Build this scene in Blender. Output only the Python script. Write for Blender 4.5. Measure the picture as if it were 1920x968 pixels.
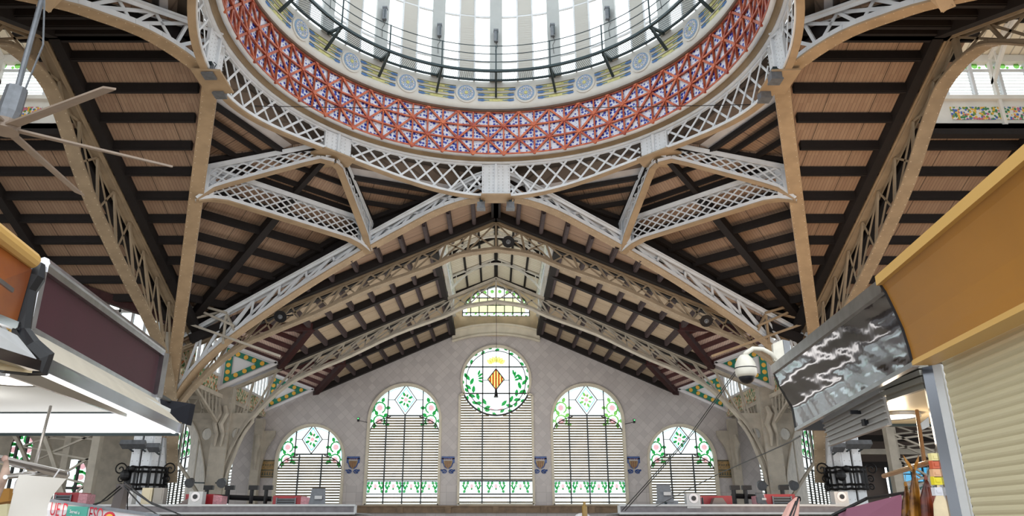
import bpy, bmesh, math, random
from mathutils import Vector as V
random.seed(7)
for o in list(bpy.data.objects): bpy.data.objects.remove(o, do_unlink=True)
SC = bpy.context.scene; COL = SC.collection
EYE = 1.6
F, TH, CX, CY = 1387.0, math.radians(19.7), 930.0, 484.0
# ---------------------------------------------------------------- camera, world, lights
cd = bpy.data.cameras.new('camera'); cam = bpy.data.objects.new('camera', cd); COL.objects.link(cam)
cam.location = (0, 0, EYE); cam.rotation_euler = (math.pi/2+TH, 0, 0)
cd.sensor_width = 36; cd.lens = F/1920*36; cd.shift_x = (960-CX)/1920; cd.clip_end = 400
SC.camera = cam
SC.view_settings.view_transform = 'Standard'; SC.view_settings.look = 'None'
SC.view_settings.gamma = 1; SC.view_settings.use_curve_mapping = False
SC.view_settings.exposure = 0.0
w = bpy.data.worlds.new('sky'); SC.world = w; w.use_nodes = True
bg = w.node_tree.nodes['Background']
bg.inputs[0].default_value = (0.93, 0.975, 1.0, 1); bg.inputs[1].default_value = 2.4
def lamp(name, kind, loc, energy, color, size=1.0, rot=(0, 0, 0), sy=None):
    l = bpy.data.lights.new(name, kind); l.energy = energy; l.color = color
    if kind == 'AREA':
        l.size = size
        if sy: l.shape = 'RECTANGLE'; l.size_y = sy
    elif kind == 'POINT': l.shadow_soft_size = size
    o = bpy.data.objects.new(name, l); COL.objects.link(o)
    o.location = (loc[0], loc[1], loc[2]+EYE); o.rotation_euler = rot
    return o
UP = (math.pi, 0, 0)
# warm lamps of the market stalls shining up from the stall roofs, right and left
lamp('stall_glow_right', 'AREA', (9.5, 17, 0.2), 750, (1.0, .68, .42), 5, UP, 12)
lamp('stall_glow_left', 'AREA', (-9.5, 17, 0.2), 220, (1.0, .84, .68), 5, UP, 12)
lamp('hall_fill_middle', 'AREA', (0, 35, -0.2), 1200, (1.0, .96, .9), 14, UP, 12)  # unseen fill light added to brighten the end wall, not a stall lamp
# ---------------------------------------------------------------- materials
def nt(name):
    m = bpy.data.materials.new(name); m.use_nodes = True
    return m, m.node_tree.nodes, m.node_tree.links
def mat(name, col, rough=.6, metal=0, var=.0, scale=3, bump=0, col2=None):
    m, n, l = nt(name); b = n['Principled BSDF']
    b.inputs['Base Color'].default_value = (*col, 1); b.inputs['Roughness'].default_value = rough
    b.inputs['Metallic'].default_value = metal
    if var or col2:
        tc = n.new('ShaderNodeTexCoord'); no = n.new('ShaderNodeTexNoise'); no.inputs['Scale'].default_value = scale
        no.inputs['Detail'].default_value = 5
        mx = n.new('ShaderNodeMix'); mx.data_type = 'RGBA'
        c2 = col2 or tuple(c*(1-var) for c in col)
        mx.inputs[6].default_value = (*col, 1); mx.inputs[7].default_value = (*c2, 1)
        cr = n.new('ShaderNodeMapRange'); cr.inputs[1].default_value = .38; cr.inputs[2].default_value = .66
        l.new(tc.outputs['Object'], no.inputs['Vector']); l.new(no.outputs[0], cr.inputs[0])
        l.new(cr.outputs[0], mx.inputs[0]); l.new(mx.outputs[2], b.inputs['Base Color'])
        if bump:
            bp = n.new('ShaderNodeBump'); bp.inputs['Strength'].default_value = bump
            l.new(no.outputs[0], bp.inputs['Height']); l.new(bp.outputs[0], b.inputs['Normal'])
    return m
def lin(r, g, b): return tuple((c/255)**2.2 for c in (r, g, b))
def M_(n, l, op, a, b=None):
    x = n.new('ShaderNodeMath'); x.operation = op
    for i, v in ((0, a), (1, b)):
        if v is None: continue
        if isinstance(v, (int, float)): x.inputs[i].default_value = v
        else: l.new(v, x.inputs[i])
    return x.outputs[0]
def boards(name, col, col2, plank=.11, sheet=1.45):
    m, n, l = nt(name); b = n['Principled BSDF']; b.inputs['Roughness'].default_value = .75
    uv = n.new('ShaderNodeUVMap'); sp = n.new('ShaderNodeSeparateXYZ'); l.new(uv.outputs[0], sp.inputs[0])
    u = M_(n, l, 'DIVIDE', sp.outputs[0], plank); fr = M_(n, l, 'FRACT', u); fl = M_(n, l, 'FLOOR', u)
    gap = M_(n, l, 'LESS_THAN', fr, .16)
    sg = M_(n, l, 'LESS_THAN', M_(n, l, 'FRACT', M_(n, l, 'DIVIDE', sp.outputs[0], sheet)), .022)
    wn = n.new('ShaderNodeTexWhiteNoise'); wn.noise_dimensions = '2D'
    cb = n.new('ShaderNodeCombineXYZ'); l.new(fl, cb.inputs[0]); l.new(M_(n, l, 'FLOOR', M_(n, l, 'DIVIDE', sp.outputs[1], 1.02)), cb.inputs[1]); l.new(cb.outputs[0], wn.inputs['Vector'])
    no = n.new('ShaderNodeTexNoise'); no.inputs['Scale'].default_value = .9; l.new(uv.outputs[0], no.inputs['Vector'])
    t = M_(n, l, 'ADD', M_(n, l, 'MULTIPLY', wn.outputs[0], .45), M_(n, l, 'MULTIPLY', no.outputs[0], .55))
    mx = n.new('ShaderNodeMix'); mx.data_type = 'RGBA'; mx.inputs[6].default_value = (*col, 1); mx.inputs[7].default_value = (*col2, 1)
    l.new(t, mx.inputs[0])
    k = M_(n, l, 'SUBTRACT', 1.0, M_(n, l, 'MAXIMUM', M_(n, l, 'MULTIPLY', gap, .42), M_(n, l, 'MULTIPLY', sg, .75)))
    m2 = n.new('ShaderNodeMix'); m2.data_type = 'RGBA'; m2.inputs[6].default_value = (.02, .015, .01, 1)
    l.new(k, m2.inputs[0]); l.new(mx.outputs[2], m2.inputs[7]); l.new(m2.outputs[2], b.inputs['Base Color'])
    return m
def glass(name, col, mixdiff=.12):
    m, n, l = nt(name); n.remove(n['Principled BSDF']); out = n['Material Output']
    t = n.new('ShaderNodeBsdfTransparent'); t.inputs[0].default_value = (*col, 1)
    d = n.new('ShaderNodeBsdfTranslucent'); d.inputs[0].default_value = (*col, 1)
    g = n.new('ShaderNodeBsdfGlossy'); g.inputs[1].default_value = .1
    a = n.new('ShaderNodeMixShader'); a.inputs[0].default_value = mixdiff
    l.new(t.outputs[0], a.inputs[1]); l.new(d.outputs[0], a.inputs[2])
    c = n.new('ShaderNodeMixShader'); c.inputs[0].default_value = .04
    l.new(a.outputs[0], c.inputs[1]); l.new(g.outputs[0], c.inputs[2]); l.new(c.outputs[0], out.inputs[0])
    return m
def emis(name, col, s):
    m, n, l = nt(name); b = n['Principled BSDF']; b.inputs['Emission Color'].default_value = (*col, 1)
    b.inputs['Emission Strength'].default_value = s; b.inputs['Base Color'].default_value = (*col, 1)
    return m
def tiles_wall(name):
    m, n, l = nt(name); b = n['Principled BSDF']; b.inputs['Roughness'].default_value = .35
    tc = n.new('ShaderNodeTexCoord'); sp = n.new('ShaderNodeSeparateXYZ'); l.new(tc.outputs['Object'], sp.inputs[0])
    x, z = sp.outputs[0], sp.outputs[2]
    a = M_(n, l, 'DIVIDE', M_(n, l, 'ADD', x, z), .52); c = M_(n, l, 'DIVIDE', M_(n, l, 'SUBTRACT', x, z), .52)
    hi = M_(n, l, 'GREATER_THAN', z, 3.7)
    def pick(p, q):
        mm = n.new('ShaderNodeMix'); l.new(hi, mm.inputs[0]); l.new(q, mm.inputs[2]); l.new(p, mm.inputs[3]); return mm.outputs[0]
    U = pick(a, M_(n, l, 'DIVIDE', x, .6)); W = pick(c, M_(n, l, 'DIVIDE', z, .55))
    cb = n.new('ShaderNodeCombineXYZ'); l.new(M_(n, l, 'FLOOR', U), cb.inputs[0]); l.new(M_(n, l, 'FLOOR', W), cb.inputs[1])
    wn = n.new('ShaderNodeTexWhiteNoise'); wn.noise_dimensions = '2D'; l.new(cb.outputs[0], wn.inputs['Vector'])
    g = M_(n, l, 'MAXIMUM', M_(n, l, 'LESS_THAN', M_(n, l, 'FRACT', U), .05), M_(n, l, 'LESS_THAN', M_(n, l, 'FRACT', W), .05))
    mx = n.new('ShaderNodeMix'); mx.data_type = 'RGBA'; mx.inputs[6].default_value = (*lin(184, 178, 178), 1); mx.inputs[7].default_value = (*lin(200, 194, 193), 1)
    l.new(wn.outputs[0], mx.inputs[0])
    m2 = n.new('ShaderNodeMix'); m2.data_type = 'RGBA'; m2.inputs[7].default_value = (*lin(168, 163, 162), 1)
    l.new(M_(n, l, 'MULTIPLY', g, .7), m2.inputs[0]); l.new(mx.outputs[2], m2.inputs[6]); l.new(m2.outputs[2], b.inputs['Base Color'])
    return m
def azulejo(name):
    m, n, l = nt(name); b = n['Principled BSDF']; b.inputs['Roughness'].default_value = .25
    uv = n.new('ShaderNodeUVMap'); vo = n.new('ShaderNodeTexVoronoi'); vo.inputs['Scale'].default_value = 4.6; vo.inputs['Randomness'].default_value = .55
    l.new(uv.outputs[0], vo.inputs['Vector'])
    v2 = n.new('ShaderNodeTexVoronoi'); v2.inputs['Scale'].default_value = 11; l.new(uv.outputs[0], v2.inputs['Vector'])
    r = n.new('ShaderNodeValToRGB'); e = r.color_ramp.elements
    e[0].position = 0; e[0].color = (*lin(20, 56, 180), 1); e[1].position = .46; e[1].color = (*lin(225, 230, 245), 1)
    x = r.color_ramp.elements.new(.40); x.color = (*lin(20, 52, 170), 1)
    l.new(vo.outputs['Distance'], r.inputs[0])
    r2 = n.new('ShaderNodeValToRGB'); e = r2.color_ramp.elements
    e[0].position = .16; e[0].color = (*lin(60, 100, 200), 1); e[1].position = .26; e[1].color = (1, 1, 1, 1)
    l.new(v2.outputs['Distance'], r2.inputs[0])
    mx = n.new('ShaderNodeMix'); mx.data_type = 'RGBA'; mx.blend_type = 'MULTIPLY'; mx.inputs[0].default_value = .8
    l.new(r.outputs[0], mx.inputs[6]); l.new(r2.outputs[0], mx.inputs[7]); l.new(mx.outputs[2], b.inputs['Base Color'])
    return m
def floral(name, base, cols, scale=5.):
    m, n, l = nt(name); b = n['Principled BSDF']; b.inputs['Roughness'].default_value = .3
    tc = n.new('ShaderNodeTexCoord'); vo = n.new('ShaderNodeTexVoronoi'); vo.inputs['Scale'].default_value = scale
    l.new(tc.outputs['Object'], vo.inputs['Vector'])
    sp = n.new('ShaderNodeSeparateColor'); l.new(vo.outputs['Color'], sp.inputs[0])
    r = n.new('ShaderNodeValToRGB'); r.color_ramp.interpolation = 'CONSTANT'; e = r.color_ramp.elements
    e[0].position = 0; e[0].color = (*cols[0], 1); e[1].position = 1/len(cols); e[1].color = (*cols[1], 1)
    for i, c in enumerate(cols[2:]): x = e.new((i+2)/len(cols)); x.color = (*c, 1)
    l.new(sp.outputs[0], r.inputs[0])
    f = M_(n, l, 'GREATER_THAN', vo.outputs['Distance'], .62)
    mx = n.new('ShaderNodeMix'); mx.data_type = 'RGBA'; l.new(f, mx.inputs[0]); l.new(r.outputs[0], mx.inputs[6])
    mx.inputs[7].default_value = (*base, 1); l.new(mx.outputs[2], b.inputs['Base Color'])
    return m
WHITE = mat('white_paint', lin(226, 230, 235), .5, 0, .12, 2.2)
TRUSSP = mat('truss_tan_paint', lin(158, 140, 116), .6, 0, .2, 2.2)
TAN = mat('tan_paint', lin(172, 148, 118), .6, 0, .18, 2)
GREYP = mat('stone_grey_paint', lin(190, 182, 168), .6, 0, .22, 2.2)
CREAM = mat('cream_plaster', lin(222, 214, 196), .7, 0, .15, 1.5)
PLAST = mat('pale_plaster', lin(205, 203, 205), .8, 0, .15, 2)
DOMEW = mat('dome_white', lin(228, 226, 220), .6, 0, .08, 2)
DARK = mat('dark_timber', lin(27, 19, 18), .8, 0, .4, 6)
REDT = mat('reddish_timber', lin(92, 56, 56), .5, 0, .3, 6)
BOARD = boards('roof_boards', lin(168, 142, 120), lin(142, 115, 97))
BNAVE_LIT = boards('nave_boards_lit', lin(184, 166, 142), lin(162, 142, 118))  # roof boards toned paler, the lantern light is put into the colour
BPALE = boards('lantern_boards', lin(242, 234, 216), lin(230, 220, 198), .3, 30)
NPURL_LIT = mat('dark_timber_lit', lin(72, 60, 62), .7, 0, .3, 6)  # lighter copy of the dark timber, light on the nave purlins painted in
BPINK = boards('pink_boards', lin(228, 202, 190), lin(210, 178, 168), .14, 30)
COPPER = mat('copper_red_paint', lin(196, 106, 72), .3, .35, .3, 4, 0, lin(150, 62, 50))
AZUL = azulejo('blue_white_tiles')
WALLT = tiles_wall('grey_wall_tiles')
BROWNG = mat('brown_gilt', lin(140, 120, 92), .45, .1, .25, 1.5)
STEEL = mat('dark_teal_steel', lin(58, 70, 74), .45, .5)
BLACK = mat('black_iron', lin(28, 28, 30), .45, .4)
BLK = mat('black_plastic', lin(20, 22, 28), .4)
GREY = mat('grey_metal', lin(120, 124, 130), .45, .4, .2, 8)
LGREY = mat('light_grey_paint', lin(190, 192, 194), .5, 0, .1, 6)
CLEAR = glass('clear_glass', (.95, .98, .98), .1)
GREEN = glass('green_glass', (.13, .50, .22), .15)
LGREEN = glass('pale_green_glass', (.42, .66, .30), .15)
PINK = glass('pink_glass', (.86, .62, .64), .15)
YEL = glass('yellow_glass', (.88, .84, .46), .15)
CYAN = glass('cyan_glass', (.40, .76, .80), .15)
REDG = glass('red_glass', (.80, .28, .18), .15)
SLAT = mat('louvre_slats', lin(156, 140, 114), .6, 0, .45, 1.2)
WSLAT = glass('white_louvre_glass', (.8, .8, .78), .5)
LEAD = mat('lead_bars', lin(70, 72, 72), .6)
TGREEN = mat('green_glaze', lin(28, 122, 100), .3)
TYEL = mat('yellow_glaze', lin(232, 176, 66), .3)
TWHITE = mat('white_glaze', lin(226, 224, 228), .3)
TBLUE = mat('blue_glaze', lin(60, 92, 160), .3, 0, .4, 9)
OCHRE = mat('ochre_glaze', lin(170, 138, 86), .35, 0, .4, 9)
MBLUE = mat('medallion_blue', lin(142, 176, 214), .4, 0, .15, 6)
PYEL = mat('pale_yellow', lin(224, 222, 150), .5, 0, .25, 9)
OLIVE = mat('olive_line', lin(122, 118, 72), .5)
FRIEZE = floral('fruit_frieze', lin(226, 226, 222), [lin(60, 130, 90), lin(230, 180, 70), lin(200, 110, 130), lin(80, 110, 190), lin(226, 226, 222), lin(120, 150, 70)], 13)
FRZ2 = floral('flower_frieze', lin(214, 204, 180), [lin(70, 120, 70), lin(200, 110, 60), lin(205, 190, 150), lin(90, 130, 90), lin(214, 204, 180)], 8)
CHROME = mat('polished_steel', (.36, .36, .38), .09, 1, .3, 1.3, .05)
BRUSH = mat('brushed_steel', (.5, .5, .52), .3, 1, .2, 9)
# ---------------------------------------------------------------- mesh helpers
def P(px, py, Y):
    """point at forward distance Y seen at photo pixel (px, py), heights from the eye"""
    u = (px-CX)/F; v = (CY-py)/F; c, s = math.cos(TH), math.sin(TH)
    r = V((u, c-s*v, s+c*v)); return r*(Y/r.y)
WL = {}
def world_of(o): return WL.get(o.name, V((0, 0, 0)))
class MB:
    def __init__(s): s.v = []; s.f = []
    def add(s, vs, fs):
        b = len(s.v); s.v += [V(x) for x in vs]; s.f += [tuple(i+b for i in f) for f in fs]; return s
    def bar(s, p, q, w, h=None, up=(0, 0, 1)):
        p, q = V(p), V(q); h = h or w; a = (q-p)
        if a.length < 1e-6: return s
        a.normalize(); up = V(up)
        if abs(a.dot(up.normalized())) > .98: up = V((0, 1, 0)) if abs(a.y) < .9 else V((1, 0, 0))
        sd = a.cross(up).normalized()*w/2; u = sd.cross(a).normalized()*h/2
        vs = [e+x*sd+y*u for e in (p, q) for x, y in ((-1, -1), (1, -1), (1, 1), (-1, 1))]
        return s.add(vs, [(0, 1, 2, 3), (7, 6, 5, 4), (0, 4, 5, 1), (1, 5, 6, 2), (2, 6, 7, 3), (3, 7, 4, 0)])
    def box(s, c, sx, sy, sz, rz=0):
        c = V(c); d = V((math.cos(rz), math.sin(rz), 0))*sx/2
        return s.bar(c-d, c+d, sy, sz)
    def prism(s, poly, vec):
        poly = [V(p) for p in poly]; vec = V(vec); n = len(poly)
        return s.add(poly+[p+vec for p in poly], [tuple(range(n-1, -1, -1)), tuple(range(n, 2*n))]+[(i, (i+1) % n, (i+1) % n+n, i+n) for i in range(n)])
    def quad(s, *pts): return s.add(pts, [tuple(range(len(pts)))])
    def tube(s, pts, r, n=6):
        pts = [V(p) for p in pts]; m = len(pts); vs = []; rr = r if isinstance(r, (list, tuple)) else [r]*m
        pn = None
        for i, p in enumerate(pts):
            t = (pts[min(i+1, m-1)]-pts[max(i-1, 0)]).normalized()
            if pn is None: pn = t.orthogonal().normalized()
            else:
                pn = (pn-t*pn.dot(t)); pn = pn.normalized() if pn.length > 1e-6 else t.orthogonal().normalized()
            b = t.cross(pn)
            vs += [p+(pn*math.cos(2*math.pi*k/n)+b*math.sin(2*math.pi*k/n))*rr[i] for k in range(n)]
        fs = [(i*n+k, i*n+(k+1) % n, (i+1)*n+(k+1) % n, (i+1)*n+k) for i in range(m-1) for k in range(n)]
        fs += [tuple(range(n-1, -1, -1)), tuple(range((m-1)*n, m*n))]
        return s.add(vs, fs)
    def lathe(s, prof, c, seg=96, a0=0, a1=2*math.pi, closed=True):
        c = V(c); full = abs(a1-a0-2*math.pi) < 1e-6; k = seg if full else seg+1; n = len(prof)
        vs = [c+V((r*math.sin(a0+(a1-a0)*i/seg), r*math.cos(a0+(a1-a0)*i/seg), z)) for i in range(k) for r, z in prof]
        fs = []
        for i in range(seg):
            j = (i+1) % k
            for q in range(n if closed else n-1):
                q2 = (q+1) % n; fs.append((i*n+q, j*n+q, j*n+q2, i*n+q2))
        if not full and closed: fs += [tuple(range(n)), tuple(range(k*n-1, (k-1)*n-1, -1))]
        return s.add(vs, fs)
    def disc(s, c, nrm, r, t, n=16, ry=None):
        c, nrm = V(c), V(nrm).normalized(); a = nrm.orthogonal().normalized()
        if abs(nrm.z) < .9: a = V((0, 0, 1)).cross(nrm).normalized()
        b = nrm.cross(a); ry = ry or r
        return s.prism([c+a*math.cos(2*math.pi*i/n)*r+b*math.sin(2*math.pi*i/n)*ry for i in range(n)], nrm*t)
    def rivet(s, p, nrm, r=.03):
        p, nrm = V(p), V(nrm).normalized(); a = nrm.orthogonal().normalized()*r; b = nrm.cross(a)
        return s.add([p+a, p+b, p-a, p-b, p+nrm*r*.6], [(0, 1, 4), (1, 2, 4), (2, 3, 4), (3, 0, 4)])
    def rivets(s, p, q, nrm, step=.2, r=.03, off=V((0, 0, 0))):
        p, q = V(p)+off, V(q)+off; n = max(1, int((q-p).length/step))
        for i in range(n): s.rivet(p.lerp(q, (i+.5)/n), nrm, r)
        return s
    def ball(s, c, rx, ry=None, rz=None, n=12, m=8):
        ry = ry or rx; rz = rz or rx; c = V(c)
        vs = [c+V((rx*math.sin(math.pi*j/m)*math.cos(2*math.pi*i/n), ry*math.sin(math.pi*j/m)*math.sin(2*math.pi*i/n), rz*math.cos(math.pi*j/m))) for j in range(m+1) for i in range(n)]
        return s.add(vs, [(j*n+i, (j+1)*n+i, (j+1)*n+(i+1) % n, j*n+(i+1) % n) for j in range(m) for i in range(n)])
    def build(s, name, m, parent=None, smooth=False, uv=None, uvf=None):
        me = bpy.data.meshes.new(name); base = world_of(parent) if parent else V((0, 0, 0))
        off = V((0, 0, EYE))-base
        if parent is None and s.v:            # a mesh thing: its origin at its own base
            lo = V((sum(p.x for p in s.v)/len(s.v), sum(p.y for p in s.v)/len(s.v), min(p.z for p in s.v)+EYE)); 
            if uv == 'keep': lo = V((0, 0, 0))
            off = V((0, 0, EYE))-lo
        me.from_pydata([p+off for p in s.v], [], s.f); me.update()
        if uvf or (uv and uv != 'keep'):
            L = me.uv_layers.new(name='UVMap')
            for lp in me.loops:
                p = s.v[lp.vertex_index]
                L.data[lp.index].uv = uvf(p) if uvf else (p.dot(V(uv[0])), p.dot(V(uv[1])))
        if smooth:
            for p in me.polygons: p.use_smooth = True
        me.materials.append(m)
        o = bpy.data.objects.new(name, me); COL.objects.link(o)
        if parent: o.parent = parent; WL[o.name] = base
        elif s.v: o.location = lo; WL[o.name] = lo
        return o
def tag(o, label=None, cat=None, group=None, kind=None):
    if label: o['label'] = label
    if cat: o['category'] = cat
    if group: o['group'] = group
    if kind: o['kind'] = kind
    return o
def thing(name, label, cat, loc, group=None, kind=None):
    o = bpy.data.objects.new(name, None); COL.objects.link(o); o.empty_display_size = .2
    l = V(loc)+V((0, 0, EYE)); o.location = l; WL[o.name] = l
    return tag(o, label, cat, group, kind)
def copy_tree(o, delta, label=None, group=None):
    r = o.copy(); COL.objects.link(r); r.location = o.location+V(delta); WL[r.name] = world_of(o)+V(delta)
    if label: r['label'] = label
    if group: r['group'] = group
    for c in list(o.children):
        d = c.copy(); COL.objects.link(d); d.parent = r
        for g in list(c.children): e = g.copy(); COL.objects.link(e); e.parent = d
    return r
def holed(name, outer, holes, origin, ux, uy, thick, m, parent=None):
    """thick flat sheet with holes: 2D loops in the plane origin + x*ux + y*uy, filled by a 2D curve"""
    cu = bpy.data.curves.new(name, 'CURVE'); cu.dimensions = '2D'; cu.fill_mode = 'BOTH'; cu.extrude = thick/2
    for loop in [outer]+holes:
        sp = cu.splines.new('POLY'); sp.points.add(len(loop)-1)
        for i, p in enumerate(loop): sp.points[i].co = (p[0], p[1], 0, 1)
        sp.use_cyclic_u = True
    o = bpy.data.objects.new(name, cu); COL.objects.link(o)
    dg = bpy.context.evaluated_depsgraph_get(); me = bpy.data.meshes.new_from_object(o.evaluated_get(dg))
    bpy.data.objects.remove(o, do_unlink=True); bpy.data.curves.remove(cu)
    ux, uy, og = V(ux), V(uy), V(origin); nz = ux.cross(uy).normalized()
    base = world_of(parent) if parent else V((0, 0, 0))
    for v in me.vertices: v.co = og+ux*v.co.x+uy*v.co.y+nz*v.co.z+V((0, 0, EYE))-base
    me.materials.clear(); me.materials.append(m); me.name = name
    ob = bpy.data.objects.new(name, me); COL.objects.link(ob)
    if parent: ob.parent = parent
    WL[ob.name] = base
    return ob
def text_mesh(name, body, size, origin, ux, uy, m, parent, depth=.004, sx=1.):
    cu = bpy.data.curves.new(name, 'FONT'); cu.body = body; cu.size = size; cu.extrude = depth
    o = bpy.data.objects.new(name, cu); COL.objects.link(o)
    dg = bpy.context.evaluated_depsgraph_get(); me = bpy.data.meshes.new_from_object(o.evaluated_get(dg))
    bpy.data.objects.remove(o, do_unlink=True)
    ux, uy, og = V(ux).normalized(), V(uy).normalized(), V(origin); nz = ux.cross(uy)
    base = world_of(parent)
    for v in me.vertices: v.co = og+ux*v.co.x*sx+uy*v.co.y+nz*v.co.z+V((0, 0, EYE))-base
    me.materials.clear(); me.materials.append(m)
    ob = bpy.data.objects.new(name, me); COL.objects.link(ob); ob.parent = parent
    return ob
def interp(tab, x):
    for (a, b), (c, d) in zip(tab, tab[1:]):
        if x <= c: return b+(d-b)*(x-a)/(c-a) if c != a else b
    return tab[-1][1]
def smooth_tab(tab, n):
    """Catmull-Rom resample of a (x, y) table"""
    out = []
    for i in range(len(tab)-1):
        p0 = tab[max(i-1, 0)]; p1 = tab[i]; p2 = tab[i+1]; p3 = tab[min(i+2, len(tab)-1)]
        for k in range(n):
            t = k/n
            out.append(tuple(.5*((2*p1[j])+(-p0[j]+p2[j])*t+(2*p0[j]-5*p1[j]+4*p2[j]-p3[j])*t*t+(-p0[j]+3*p1[j]-3*p2[j]+p3[j])*t**3) for j in (0, 1)))
    return out+[tab[-1]]
C0 = V((0, 18.3, 0))
def rad(phi, R, h):   # phi in degrees from the far point of the ring, clockwise to the right
    a = math.radians(phi); return C0+V((R*math.sin(a), R*math.cos(a), h))
# ================================================================ large structure
fl = MB(); fl.prism([(-60, -12, -1.6), (60, -12, -1.6), (60, 90, -1.6), (-60, 90, -1.6)], (0, 0, -.2))
FLOORM = mat('market_floor', lin(150, 138, 124), .5, 0, .2, .8)
tag(fl.build('floor', FLOORM, uv='keep'), 'pale stone market hall floor', 'floor', kind='structure')
# ---- the roofs of the three arms
SL = .44; HR = 12.75
def WP(arm, u, w_, h):
    if arm == 'far': return V((w_, 18.3+u, h))
    if arm == 'left': return V((-u, 17.5+w_, h))
    return V((u, 17.5+w_, h))
AD = {'far': (V((0, 1, 0)), V((1, 0, 0))), 'left': (V((-1, 0, 0)), V((0, 1, 0))), 'right': (V((1, 0, 0)), V((0, 1, 0)))}
U2 = {'far': 12.0, 'left': 12.9, 'right': 12.9}; BAY = 8.15
SHIFT = 0.
def roof_h(w_): return HR+.12+SL*SHIFT-SL*abs(w_)
def setarm(arm):
    global SHIFT, EAVE, VAL, OUT
    SHIFT = 0. if arm == 'far' else .8
    EAVE, VAL, OUT = 11.35+SHIFT, 8.8+SHIFT, (14.3 if arm == 'far' else 13.75)
setarm('far')
SIDE = {('far', 1): 'right', ('far', -1): 'left', ('left', 1): 'far', ('left', -1): 'near', ('right', 1): 'far', ('right', -1): 'near'}
LASTC = [None]
def ceiling_panel(label, poly, m, u, v, purlins, mp=DARK, pw=.17, ph=.26, rafters=(), thick=.1, rs=1.):
    b = MB(); b.prism(poly, (0, 0, thick)); o = b.build('ceiling', m, uv=(u, v))
    tag(o, label, 'ceiling', kind='structure'); LASTC[0] = o
    for p, q in purlins:
        p = V(p)-V((0, 0, ph/2)); q = V(q)-V((0, 0, ph/2))
        x = MB(); x.bar(p, q, pw, ph); x.bar(p+V((0, 0, -ph*.5)), q+V((0, 0, -ph*.5)), pw*.62, ph*.25)
        x.build('purlin', mp, o)
    for p, q in rafters:
        x = MB(); x.bar(V(p)-V((0, 0, .2*rs)), V(q)-V((0, 0, .2*rs)), .3*rs, .34*rs); x.build('rafter', DARK if mp is NPURL_LIT else mp, o)
    return o
NB = {'far': 2, 'left': 2, 'right': 2}
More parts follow.
